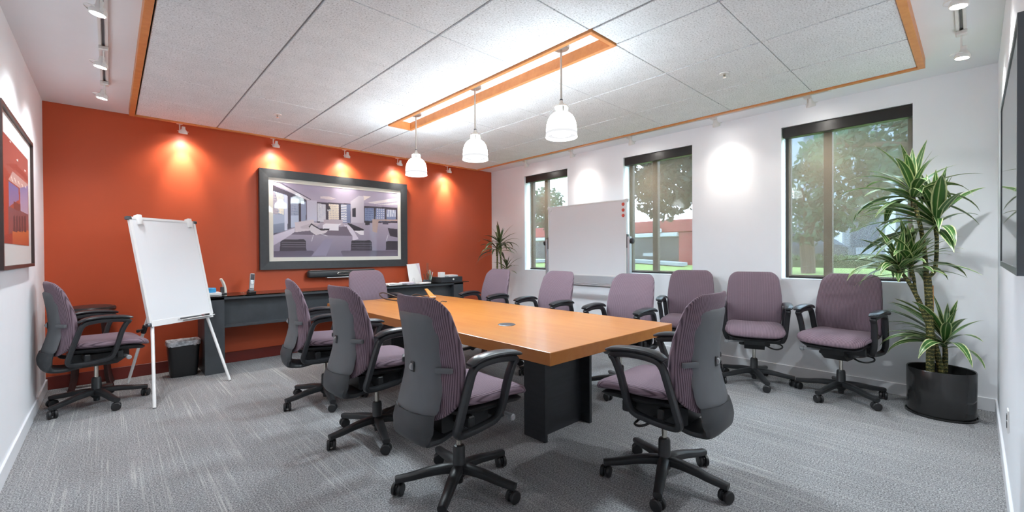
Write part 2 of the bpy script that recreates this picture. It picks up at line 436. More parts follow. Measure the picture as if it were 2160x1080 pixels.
for (y0, y1), lab in zip(WIN, SH):
    t = thing('roller_shade', lab, 'roller shade', (XW + 0.06, (y0 + y1) / 2, ZS), group='roller shades in the windows')
    hw = (y1 - y0) / 2; hh = ZH - ZS
    cs = mesh_obj('cassette', bx(-0.045, 0.05, -hw + 0.002, hw - 0.012, hh - 0.108, hh - 0.004, 0.006, 2), 'cassette', t, False)
    mesh_obj('shade_fabric', bx(0.029, 0.030, -hw + 0.012, hw - 0.045, 0.035, hh - 0.09), 'shade_mesh', t, False)
    mesh_obj('bottom_bar', bx(0.018, 0.042, -hw + 0.012, hw - 0.045, 0.014, 0.036, 0.004), 'cassette', t, False)

# suspended acoustic ceiling: wooden edge boards, square panels, grey rails, the pendant slot
ZT = 2.663
CX = [0.195, 0.875, 1.555, 2.222, 2.505, 3.195, 3.875, 4.515]
CY = [0.305, 0.98, 1.655, 2.345, 3.01, 3.69, 4.35, 5.03, 5.695]
OX0, OX1, OY0, OY1 = 0.15, 4.555, 0.262, 5.741
for i, a in enumerate([(OX0, OX0 + 0.042, OY0, OY1), (OX1 - 0.042, OX1, OY0, OY1), (OX0 + 0.042, OX1 - 0.042, OY0, OY0 + 0.042), (OX0 + 0.042, OX1 - 0.042, OY1 - 0.042, OY1)]):
    struct('trim_%d' % (i + 1), bx(*a, ZT, H, 0.002), 'trim_wood')
zt = 2.674
SLOT = (CX[3], CX[4], CY[2] - 0.01, CY[6])
for i in range(len(CX) - 1):
    for j in range(len(CY) - 1):
        x0, x1, y0, y1 = CX[i], CX[i + 1], CY[j], CY[j + 1]
        if i == 3 and 2 <= j <= 5: continue
        if i == 3 and j == 1: y1 -= 0.012
        dz = random.uniform(-0.001, 0.0012)
        mesh_obj('ceiling_panel', bx(x0 + 0.007, x1 - 0.007, y0 + 0.0025, y1 - 0.0025, zt + dz, zt + 0.024 + dz, 0.0025), 'acoustic_tile', ceil, False)
for x in CX[1:-1]:
    for (a, b) in ([(CY[0], CY[2] - 0.012), (CY[6] + 0.002, CY[-1])] if x in (CX[3], CX[4]) else [(CY[0], CY[-1])]):
        mesh_obj('ceiling_rail', bx(x - 0.007, x + 0.007, a, b, zt + 0.010, zt + 0.03), 'rail_grey', ceil, False)
mesh_obj('ceiling_backing', bx(OX0 + 0.045, CX[3] - 0.002, CY[0], CY[-1], zt + 0.03, zt + 0.034), 'back_dark', ceil, False)
mesh_obj('ceiling_backing', bx(CX[4] + 0.002, OX1 - 0.045, CY[0], CY[-1], zt + 0.03, zt + 0.034), 'back_dark', ceil, False)
# slot boards lining the pendant recess
x0, x1, y0, y1 = SLOT; bw = 0.03
for i, a in enumerate([(x0, x0 + bw, y0, y1), (x1 - bw, x1, y0, y1), (x0 + bw, x1 - bw, y0, y0 + bw), (x0 + bw, x1 - bw, y1 - bw, y1)]):
    struct('trim_%d' % (i + 5), bx(*a, ZT - 0.002, H, 0.002), 'trim_wood')

# ---------------------------------------------------------------- pendants
PR = [(0.030, 0.262), (0.036, 0.255), (0.037, 0.225), (0.037, 0.205)]
def pendant(y, lab):
    t = thing('pendant_lamp', lab, 'lamp', (2.36, y, 2.095), group='pendant lamps over the table')
    zc = H - 2.095 - 0.001
    mesh_obj('canopy', lathe(BM(), [(0.045, zc - 0.022), (0.055, zc - 0.016), (0.058, zc)], 24), 'satin_nickel', t)
    mesh_obj('rod', cyl(BM(), (0, 0, 0.268), (0, 0, zc - 0.018), 0.0075, n=14), 'satin_nickel', t)
    mesh_obj('rod_collar', lathe(BM(), [(0.010, 0.262), (0.012, 0.266), (0.010, 0.272)], 16), 'steel_dark', t)
    mesh_obj('cap', lathe(BM(), [(0.010, 0.266), (0.012, 0.25), (0.022, 0.232), (0.046, 0.222), (0.049, 0.214), (0.046, 0.212)], 28), 'satin_nickel', t)
    mesh_obj('neck_glow', lathe(BM(), [(0.042, 0.178), (0.042, 0.213)], 24), 'pendant_glow', t)
    for k in range(5):
        m = Matrix.Rotation(R(72 * k + 20), 4, 'Z'); mesh_obj('neck_strap', box(BM(), 0.040, 0.048, -0.006, 0.006, 0.176, 0.214, mtx=m), 'satin_nickel', t, False)
    mesh_obj('neck_ring', lathe(BM(), [(0.044, 0.172), (0.050, 0.174), (0.050, 0.180), (0.044, 0.182)], 28), 'satin_nickel', t)
    prof = [(0.045, 0.176), (0.058, 0.170), (0.078, 0.153), (0.093, 0.130), (0.103, 0.100), (0.107, 0.07), (0.109, 0.036)]
    inner = [(r - 0.004, z - 0.002) for r, z in reversed(prof)]
    mesh_obj('glass_shade', lathe(BM(), prof + inner, 40), 'pendant_glow', t)
    mesh_obj('band', lathe(BM(), [(0.109, 0.020), (0.1115, 0.021), (0.1115, 0.037), (0.109, 0.038), (0.106, 0.037), (0.106, 0.021)], 40), 'band_glow', t)
    mesh_obj('rim', lathe(BM(), [(0.109, 0.021), (0.113, 0.004), (0.113, 0.0), (0.109, 0.001), (0.106, 0.02)], 40, cap=False), 'rim_glow', t)
    mesh_obj('bulb', lathe(BM(), [(0.006, 0.012), (0.06, 0.018), (0.098, 0.030), (0.06, 0.045), (0.03, 0.1)], 24), 'lamp_glow', t)
    ld = bpy.data.lights.new('pendant_light', 'SPOT'); ld.energy = PENDANT_W; ld.spot_size = R(168); ld.spot_blend = 0.6; ld.shadow_soft_size = 0.1; ld.color = (0.80, 0.93, 1.0)
    lo = bpy.data.objects.new('pendant_light', ld); COL.objects.link(lo); lo.parent = t; lo.location = (0, 0, -0.02)
pendant(2.01, 'white glass dome pendant on a steel rod, nearest and largest of the three')
pendant(3.00, 'white glass dome pendant on a steel rod, middle one of the three')
pendant(4.00, 'white glass dome pendant on a steel rod, farthest one before the orange wall')

# ---------------------------------------------------------------- track lighting
def track(name, lab, p, q):
    p, q = Vector(p), Vector(q); L = (q - p).length; a = math.atan2(q.y - p.y, q.x - p.x)
    t = thing(name, lab, 'track', (*((p + q) / 2).xy, H), a, group='ceiling light tracks')
    b = BM(); box(b, -L / 2, L / 2, -0.024, -0.010, -0.02, 0); box(b, -L / 2, L / 2, 0.010, 0.024, -0.02, 0); box(b, -L / 2, L / 2, -0.010, 0.010, -0.006, 0)
    mesh_obj('channel', b, 'track_white', t, False)
    mesh_obj('conductor', bx(-L / 2 + 0.01, L / 2 - 0.01, -0.006, 0.006, -0.009, -0.006), 'slot_grey', t, False)
    for s in (-1, 1): mesh_obj('end_cap', bx(s * L / 2 - 0.012, s * L / 2 + 0.012, -0.027, 0.027, -0.022, 0, 0.003), 'track_white', t, False)
track('light_track', 'white ceiling track running along the left wall', (-0.02, 2.6, 0), (-0.02, 5.06, 0))
track('light_track', 'short white ceiling track in the near right corner', (2.6, 0.065, 0), (4.16, 0.065, 0))
track('light_track', 'white ceiling track behind the wood trim along the orange wall', (0.35, 5.872, 0), (4.3, 5.872, 0))
track('light_track', 'white ceiling track behind the wood trim along the windows', (4.755, 0.9, 0), (4.755, 5.0, 0))
def spot(lab, at, head, aim, energy, size=74, blend=0.55, group='track spotlights', core=None, tint=(1.0, 0.93, 0.84)):
    """at: point on the track (x, y); head: lamp position; aim: beam direction"""
    hx, hy, hz = head; zb = H - 0.02
    t = thing('track_spotlight', lab, 'spotlight', (at[0], at[1], zb - 0.04), group=group)
    o = Vector((at[0], at[1], zb - 0.04)); h = Vector(head) - o; aim = Vector(aim).normalized()
    mesh_obj('adapter', bx(-0.027, 0.027, -0.027, 0.027, 0.012, 0.04, 0.004), 'track_white', t, False)
    b = BM(); cyl(b, (0, 0, 0.014), (0, 0, h.z), 0.0055, n=10); lathe(b, [(0.004, h.z - 0.012), (0.011, h.z - 0.008), (0.011, h.z + 0.008), (0.004, h.z + 0.012)], 10)
    if (h.xy).length > 0.01: cyl(b, (0, 0, h.z), tuple(h), 0.006, n=8)
    mesh_obj('stem', b, 'track_white', t)
    m = align(aim, h)
    body = mesh_obj('lamp_head', lathe(BM(), [(0.012, -0.062), (0.016, -0.058), (0.017, -0.035), (0.026, -0.022), (0.036, -0.008), (0.039, 0.004), (0.039, 0.014), (0.034, 0.016), (0.032, 0.008)], 20, mtx=m), 'track_white', t)
    mesh_obj('lens', lathe(BM(), [(0.003, 0.0095), (0.031, 0.0095), (0.031, 0.0085)], 18, mtx=m), 'bulb_glow', body)
    sd = aim.cross(Vector((0, 0, 1))).normalized(); pr = sd.cross(aim)
    c0 = h + aim * -0.01
    yk = catmull([c0 + sd * 0.04, c0 + sd * 0.046 + pr * 0.03, c0 + sd * 0.02 + pr * 0.055, c0 - sd * 0.02 + pr * 0.055, c0 - sd * 0.046 + pr * 0.03, c0 - sd * 0.04], 5)
    mesh_obj('yoke', sweep(BM(), yk, (0.003, 0.003), 6, tuple(aim)), 'track_white', t)
    ld = bpy.data.lights.new('spot_light', 'SPOT'); ld.energy = energy; ld.spot_size = R(size); ld.spot_blend = blend; ld.shadow_soft_size = 0.03; ld.color = tint
    lo = bpy.data.objects.new('spot_light', ld); COL.objects.link(lo); lo.parent = t
    lo.location = h + aim * 0.03; lo.rotation_euler = aim.to_track_quat('-Z', 'Y').to_euler()
    if core:                                                 # the lamp's narrow inner beam
        cd_ = bpy.data.lights.new('spot_core', 'SPOT'); cd_.energy = core[0]; cd_.spot_size = R(core[1]); cd_.spot_blend = 1.0; cd_.shadow_soft_size = 0.02; cd_.color = ld.color
        co = bpy.data.objects.new('spot_core', cd_); COL.objects.link(co); co.parent = t; ca = Vector(core[2]).normalized(); co.location = h + aim * 0.03; co.rotation_euler = ca.to_track_quat('-Z', 'Y').to_euler()
NAMES = ['first from the left wall', 'second from the left wall', 'third, above the picture', 'fourth, next to the farthest pendant', 'last, right of the picture']
for x, n in zip((0.565, 1.478, 2.358, 3.152, 4.04), NAMES):
    spot('white track spotlight on the orange wall, ' + n, (x, 5.872), (x + 0.03, 5.86, 2.605), (0.0, 0.25, -1), SPOT_ORANGE, 132, 1.0, core=(30.0, 52, (0.0, 0.34, -1)))
NAMES = ['above the far window', 'between the far and middle windows', 'above the middle window', 'between the middle and near windows', 'above the near window']
for y, n in zip((4.80, 3.885, 2.946, 1.917, 1.066), NAMES):
    spot('white track spotlight along the window wall, ' + n, (4.755, y), (4.765, y - 0.025, 2.63), (0.42, -0.02, -1), SPOT_WINDOW, 104, 1.0, core=(9.0, 56, (0.52, -0.02, -1)))
for y, n in ((4.97, 'nearest the orange wall'), (4.15, 'second from the orange wall'), (3.25, 'cut by the top edge of the photo')):
    spot('white track spotlight by the left wall, ' + n, (-0.02, y - 0.03), (-0.035, y, 2.60), (-0.15, 0.05, -1), SPOT_SIDE * 0.72, 135, 1.0, tint=(0.92, 0.97, 1.0))
for x, n in ((4.12, 'at the free end of the short track'), (3.24, 'cut by the top edge of the photo')):
    spot('white track spotlight in the right corner, ' + n, (x, 0.065), (x - 0.02, 0.06, 2.55), (0.0, 0.12, -1), SPOT_SIDE, 135, 1.0, tint=(0.92, 0.97, 1.0))

# sprinkler heads
for (x, y), lab in (((1.237, 4.756), 'small chrome sprinkler in a panel near the orange wall'), ((3.537, 1.343), 'small chrome sprinkler in a panel near the window wall')):
    t = thing('sprinkler_head', lab, 'sprinkler', (x, y, zt - 0.03), group='ceiling sprinklers')
    mesh_obj('escutcheon', lathe(BM(), [(0.014, 0.026), (0.036, 0.024), (0.038, 0.0295), (0.03, 0.030)], 24), 'white_metal', t)
    mesh_obj('nozzle', lathe(BM(), [(0.008, 0.03), (0.009, 0.012), (0.004, 0.008), (0.004, 0.0), (0.013, -0.001), (0.013, -0.004)], 14), 'chrome', t)
# ---------------------------------------------------------------- conference table
t = thing('conference_table', 'long honey maple conference table on black pedestals', 'table', (2.377, 3.14, 0))
hx, hy = 0.675, 1.605
mesh_obj('tabletop', bx(-hx, hx, -hy, hy, 0.672, 0.745, 0.004, 2), 'table_maple', t, False)
for s in (-1, 1):
    yc = s * 1.075
    b = BM(); y0 = yc - 0.1; 
    ped = mesh_obj('pedestal', bx(-0.235, 0.235, yc - 0.02, yc + 0.02, 0, 0.672), 'ebony', t, False)
    for q in (-1, 1): mesh_obj('flange', bx(q * 0.245 - 0.014, q * 0.245 + 0.014, yc - 0.105, yc + 0.095, 0, 0.672, 0.002), 'ebony', ped, False)
mesh_obj('cable_tray', bx(-0.12, 0.12, -0.9, 0.9, 0.60, 0.672, 0.004), 'ebony', t, False)
g = mesh_obj('grommet', lathe(BM(), [(0.062, 0.7445), (0.066, 0.7465), (0.062, 0.749), (0.058, 0.7475), (0.02, 0.7475)], 32, c=(-0.232, -0.775, 0)), 'steel_dark', t)

# ---------------------------------------------------------------- office chair (local: forward +y)
def make_chair():
    t = thing('office_chair', 'mauve office chair', 'chair', group='mauve office chairs')
    # five-star base
    mesh_obj('base_hub', lathe(BM(), [(0.020, 0.035), (0.022, 0.06), (0.036, 0.075), (0.046, 0.095), (0.045, 0.125), (0.034, 0.14), (0.032, 0.225), (0.027, 0.236), (0.016, 0.238)], 20), 'black_plastic', t)
    mesh_obj('gas_column', cyl(BM(), (0, 0, 0.22), (0, 0, 0.37), 0.0145, n=16), 'chrome', t)
    leg = caster = None
    for k in range(5):
        if leg is None:
            path = catmull([(0, 0.02, 0.112), (0, 0.07, 0.116), (0, 0.16, 0.108), (0, 0.25, 0.092), (0, 0.335, 0.082)], 5)
            b = sweep(BM(), path, lambda q: (0.034 - 0.011 * q, 0.027 - 0.010 * q), 12, (1, 0, 0), power=3.0)
            leg = mesh_obj('base_leg', b, 'black_plastic', t)
            b = BM()
            for s in (-1, 1):
                lathe(b, [(0.012, 0.0), (0.028, 0.002), (0.0325, 0.006), (0.0325, 0.018), (0.028, 0.022), (0.010, 0.023)], 18, mtx=Matrix.Translation((s * 0.006, 0.322, 0.0325)) @ Matrix.Rotation(s * math.pi / 2, 4, 'Y'))
            box(b, -0.006, 0.006, 0.300, 0.342, 0.022, 0.056, 0.003)
            cyl(b, (0, 0.322, 0.05), (0, 0.322, 0.082), 0.008, n=8)
            caster = mesh_obj('caster', b, 'caster_black', leg)
            # turn the caster about its own stem
            caster.data.transform(Matrix.Translation((0, 0.322, 0)) @ Matrix.Rotation(R(65), 4, 'Z') @ Matrix.Translation((0, -0.322, 0)))
            l = leg
        else:
            l = leg.copy(); COL.objects.link(l); l.parent = t; c = caster.copy(); COL.objects.link(c); c.parent = l
        l.rotation_euler = (0, 0, R(72 * k))
    # seat
    ol = rrect(0.248, 0.255, 0.085, 6, 0, 0.065)
    def sd(x, y, o):
        d = (y - 0.16) / 0.16
        return Vector((x * (1.0 - 0.10 * max(0, (-y - 0.0) / 0.21)), y, 0.530 + o - 0.034 * max(0, d) ** 2 + 0.012 * (x / 0.245) ** 2 + 0.012 * max(0, -y / 0.2)))
    mesh_obj('seat_cushion', pillow(BM(), ol, lambda x, y: (0.046, 0.030), sd, 7, 3.2), 'fabric_mauve', t, autos=80)
    ol2 = rrect(0.232, 0.236, 0.08, 5, 0, 0.06)
    mesh_obj('seat_pan', pillow(BM(), ol2, lambda x, y: (0.016, 0.030), lambda x, y, o: sd(x, y, o) - Vector((0, 0, 0.040)), 4, 4.0), 'black_plastic', t, autos=50)
    # tilt mechanism, rails, levers
    b = BM(); prism(b, [(-0.17, 0.38), (-0.13, 0.345), (0.12, 0.345), (0.20, 0.40), (0.20, 0.46), (-0.17, 0.46)], -0.085, 0.085, 0)
    box(b, -0.13, 0.13, -0.06, 0.11, 0.375, 0.46, 0.008); box(b, -0.215, 0.215, -0.10, -0.06, 0.41, 0.47, 0.006); box(b, -0.215, 0.215, 0.10, 0.14, 0.41, 0.47, 0.006)
    mesh_obj('tilt_mechanism', b, 'black_plastic', t, False)
    b = BM(); tube(b, [(0.08, 0.13, 0.42), (0.19, 0.17, 0.415), (0.225, 0.17, 0.41)], 0.011); lathe(b, [(0.012, 0), (0.018, 0.003), (0.018, 0.028), (0.013, 0.032)], 14, mtx=align((1, 0, 0), (0.22, 0.17, 0.408)))
    mesh_obj('tension_knob', b, 'knob_grey', t)
    b = BM(); tube(b, [(-0.08, 0.06, 0.385), (-0.15, 0.08, 0.355), (-0.20, 0.07, 0.352), (-0.235, 0.02, 0.365), (-0.21, -0.02, 0.385), (-0.10, 0.0, 0.395)], 0.007)
    mesh_obj('height_lever', b, 'black_plastic', t)
    # backrest
    DY = 0.035
    YF = [(0.47, -0.310), (0.52, -0.276), (0.58, -0.258), (0.66, -0.246), (0.75, -0.247), (0.85, -0.262), (0.95, -0.290), (1.08, -0.330)]
    TF = [(0.47, 0.028), (0.56, 0.044), (0.70, 0.050), (0.80, 0.046), (0.95, 0.040), (1.08, 0.032)]
    hw = lambda z: interp(z, [(0.47, 0.205), (0.56, 0.238), (0.70, 0.250), (0.85, 0.243), (1.0, 0.226), (1.08, 0.215)])
    base = rrect(1.0, 0.296, 0.085, 7, 0, 0.772)
    ol = []
    for a, z in rrect(0.25, 0.296, 0.088, 7, 0, 0.772): ol.append((a * hw(z) / 0.25, z))
    def bd(x, z, o):
        cx = x / 0.25; pinch = 1.0
        return Vector((x, interp(z, YF) + DY + 0.062 * cx * cx + o, z))
    def bt(x, z):
        f_ = interp(z, TF); r_ = interp(z, TF) * 1.0
        e = abs(x) / 0.25
        if e > 0.55: r_ *= 1 - 0.30 * math.exp(-((z - 0.72) / 0.022) ** 2) * min(1, (e - 0.55) / 0.3)
        return (f_, r_)
    back = mesh_obj('backrest_cushion', pillow(BM(), ol, bt, bd, 8, 2.5), 'fabric_mauve', t, autos=80)
    # rear shell: vase outline
    sw = lambda z: interp(z, [(0.43, 0.150), (0.50, 0.182), (0.58, 0.178), (0.68, 0.166), (0.80, 0.166), (0.90, 0.176), (0.985, 0.180)])
    ol = [(a * sw(z) / 0.18, z) for a, z in rrect(0.18, 0.250, 0.06, 6, 0, 0.737)]
    YS = [(0.43, -0.374), (0.48, -0.366), (0.54, -0.348), (0.60, -0.328), (0.68, -0.310), (0.80, -0.314), (0.90, -0.328), (0.985, -0.346)]
    shd = lambda x, z, o: Vector((x, interp(z, YS) + DY + 0.105 * (x / 0.25) ** 2 + 0.012 + o, z))
    shell = mesh_obj('back_shell', pillow(BM(), ol, lambda x, z: (0.010, 0.016), shd, 5, 4.0), 'shell_grey', t, autos=50)
    y0 = interp(0.715, YS) + DY
    b = BM(); box(b, -0.016, 0.016, y0 - 0.010, y0 + 0.004, 0.690, 0.742, 0.003); mesh_obj('dial_recess', b, 'caster_black', shell, False)
    b = lathe(BM(), [(0.014, -0.010), (0.018, -0.008), (0.018, 0.008), (0.014, 0.010)], 14, mtx=Matrix.Translation((0, y0 - 0.004, 0.716)) @ Matrix.Rotation(math.pi / 2, 4, 'Y'))
    mesh_obj('lumbar_dial', b, 'knob_grey', shell)
    for s in (-1, 1):
        b = BM(); box(b, 0.150, 0.222, -0.290, -0.272, 0.705, 0.732, 0.005, 2)
        for v in b.verts: v.co.y += DY + 0.6 * max(0, v.co.x - 0.15); v.co.x *= s
        mesh_obj('lumbar_tab', b, 'shell_grey', shell)
    # wide J-shaped carrier from the shell down under the seat
    path = catmull([(0, -0.314, 0.505), (0, -0.330, 0.445), (0, -0.315, 0.395), (0, -0.27, 0.362), (0, -0.19, 0.350), (0, -0.10, 0.360)], 5)
    b = sweep(BM(), path, lambda q: (interp(q, [(0, 0.168), (0.2, 0.176), (0.45, 0.160), (0.7, 0.125), (1, 0.10)]), interp(q, [(0, 0.020), (0.4, 0.022), (1, 0.018)])), 14, (1, 0, 0), power=3.5)
    for v in b.verts: v.co.y += 0.105 * (v.co.x / 0.25) ** 2 * max(0, min(1, (v.co.z - 0.36) / 0.06))
    mesh_obj('back_carrier', b, 'shell_dark', t)
    # armrests: closed loop with a padded top
    for s in (-1, 1):
        pts = [(0.268, 0.165, 0.688), (0.272, 0.06, 0.704), (0.272, -0.06, 0.700), (0.270, -0.115, 0.676), (0.266, -0.145, 0.60), (0.258, -0.185, 0.47), (0.245, -0.195, 0.41), (0.230, -0.150, 0.388), (0.222, -0.02, 0.392), (0.232, 0.055, 0.412), (0.252, 0.085, 0.47), (0.264, 0.12, 0.60), (0.268, 0.15, 0.665)]
        b = sweep(BM(), catmull([(x * s, y, z + 0.038 * (z - 0.2) / 0.5) for x, y, z in pts], 4, True), (0.023, 0.018), 10, (1, 0, 0), True, power=2.8)
        arm = mesh_obj('armrest', b, 'arm_black', t)
        pp = catmull([(0.272 * s, 0.190, 0.750), (0.274 * s, 0.13, 0.764), (0.276 * s, 0.02, 0.774), (0.276 * s, -0.08, 0.768), (0.274 * s, -0.14, 0.745)], 6)
        b = sweep(BM(), pp, lambda q: (0.040 * (1 - 0.30 * abs(2 * q - 1) ** 4), 0.015 * (1 - 0.45 * abs(2 * q - 1) ** 4)), 12, (1, 0, 0), power=2.6)
        mesh_obj('arm_pad', b, 'pad_black', arm)
    return t
CH = make_chair()
# (x, y, facing angle, base turn, label)
CHAIRS = [
    (1.376, 1.909, 1, 4, 'nearest mauve office chair at the table, its grey back to the viewer'),
    (1.367, 2.872, 1, 38, 'mauve office chair on the left side of the table, second from the front'),
    (1.365, 3.865, -12, 44, 'mauve office chair on the left side of the table, third and nearest the orange wall'),
    (2.262, 1.186, 92, 58, 'mauve office chair with its back to the viewer at the near end of the table'),
    (-0.095, 5.125, 9, 4, 'mauve office chair alone in the left corner by the flip chart'),
    (2.340, 4.960, 270, 20, 'mauve office chair at the far end of the table below the picture'),
    (3.44, 4.20, 180, 10, 'mauve office chair on the window side of the table in front of the small plant'),
    (3.44, 3.18, 178, 30, 'mauve office chair on the window side of the table, left of the whiteboard tray'),
    (3.44, 2.235, 180, 50, 'mauve office chair on the window side of the table, right of the whiteboard tray'),
    (4.62, 2.14, 196, 22, 'mauve office chair against the wall between the whiteboard and near window, leftmost of three'),
    (4.60, 1.475, 199, 0, 'mauve office chair against the window wall, middle one of three'),
    (4.665, 0.80, 172, 18, 'mauve office chair against the window wall, beside the tall plant'),
]
for i, (x, y, a, bt_, lab) in enumerate(CHAIRS):
    o = CH if i == 0 else copy_tree(CH)
    o.location = (x, y, 0); o.rotation_euler = (0, 0, R(a - 90)); o['label'] = lab
    k = 0
    for c in o.children:
        if c.name.startswith('base_leg'):
            c.rotation_euler = (0, 0, R(bt_ + 72 * k - a)); k += 1
# ---------------------------------------------------------------- pictures
def ring(bm, w, h, bw, y0, y1, x=0.0, z=0.0, lip=0.0):
    """rectangular frame in the xz plane, centred, from depth y0 (front) to y1 (back)"""
    o = [(-w / 2, -h / 2), (w / 2, -h / 2), (w / 2, h / 2), (-w / 2, h / 2)]; i = [(sx * (w / 2 - bw), sz * (h / 2 - bw)) for sx, sz in ((-1, -1), (1, -1), (1, 1), (-1, 1))]
    V = lambda p, y: bm.verts.new((x + p[0], y, z + p[1]))
    of, ob, iff, ib = [V(p, y0) for p in o], [V(p, y1) for p in o], [V(p, y0 + lip) for p in i], [V(p, y1) for p in i]
    for k in range(4):
        n = (k + 1) % 4
        bm.faces.new((of[k], of[n], iff[n], iff[k])); bm.faces.new((ob[k], ib[k], ib[n], ob[n]))
        bm.faces.new((of[k], ob[k], ob[n], of[n])); bm.faces.new((iff[k], iff[n], ib[n], ib[k]))
    return bm
def homog(src, dst):
    A = []; B = []
    for (x, y), (u, v) in zip(src, dst):
        A += [[x, y, 1, 0, 0, 0, -u * x, -u * y], [0, 0, 0, x, y, 1, -v * x, -v * y]]; B += [u, v]
    q = np.linalg.solve(np.array(A, float), np.array(B, float)); return np.append(q, 1).reshape(3, 3)
def paint(nx, nz, quad, polys, bg0, bg1):
    """flat print: colour each cell of an nx x nz sheet; polygons are traced in the coordinates of quad (tl, tr, br, bl)"""
    Hm = homog([(0, 1), (1, 1), (1, 0), (0, 0)], quad)
    s, q = np.meshgrid((np.arange(nx) + 0.5) / nx, (np.arange(nz) + 0.5) / nz)
    P = np.stack([s.ravel(), q.ravel(), np.ones(s.size)]); D = Hm @ P; px, py = D[0] / D[2], D[1] / D[2]
    c = np.array(lin(bg0))[None] * q.ravel()[:, None] + np.array(lin(bg1))[None] * (1 - q.ravel()[:, None])
    rng = np.random.default_rng(3)
    for pts, c0, *rest in polys:
        ins = np.zeros(px.size, bool); n = len(pts)
        for i in range(n):
            x0, y0 = pts[i]; x1, y1 = pts[(i + 1) % n]
            if y0 == y1: continue
            cr = ((y0 > py) != (y1 > py)) & (px < (x1 - x0) * (py - y0) / (y1 - y0) + x0); ins ^= cr
        a = np.array(lin(c0))
        if rest and rest[0]:
            b = np.array(lin(rest[0])); ylo, yhi = min(p[1] for p in pts), max(p[1] for p in pts); f = ((py[ins] - ylo) / (yhi - ylo))[:, None]
            c[ins] = a * (1 - f) + b * f
        else: c[ins] = a
        if len(rest) > 1:  # little window grid on a building: (cell w, cell h, colour)
            cw, chh, wc = rest[1]; g = ((px / cw) % 1 < 0.5) & ((py / chh) % 1 < 0.5) & ins; c[g] = np.array(lin(wc))
    return c * (1 + rng.normal(0, 0.012, (c.shape[0], 1)))
def sheet(name, w, h, nx, nz, cols, y, parent):
    xs = np.linspace(-w / 2, w / 2, nx + 1); zs = np.linspace(-h / 2, h / 2, nz + 1)
    X, Z = np.meshgrid(xs, zs); V = np.stack([X.ravel(), np.full(X.size, y), Z.ravel()], 1)
    i, j = np.meshgrid(np.arange(nx), np.arange(nz)); a = (j * (nx + 1) + i).ravel()
    F = np.stack([a, a + 1, a + nx + 2, a + nx + 1], 1)
    me = bpy.data.meshes.new(name); me.from_pydata(V.tolist(), [], F.tolist())
    ca = me.color_attributes.new('ink', 'FLOAT_COLOR', 'CORNER')
    buf = np.ones((F.shape[0] * 4, 4), np.float32); buf[:, :3] = np.repeat(np.clip(cols, 0, 1), 4, 0); ca.data.foreach_set('color', buf.ravel())
    me.materials.append(MATS['print_ink'])
    o = bpy.data.objects.new(name, me); COL.objects.link(o); o.parent = parent; return o

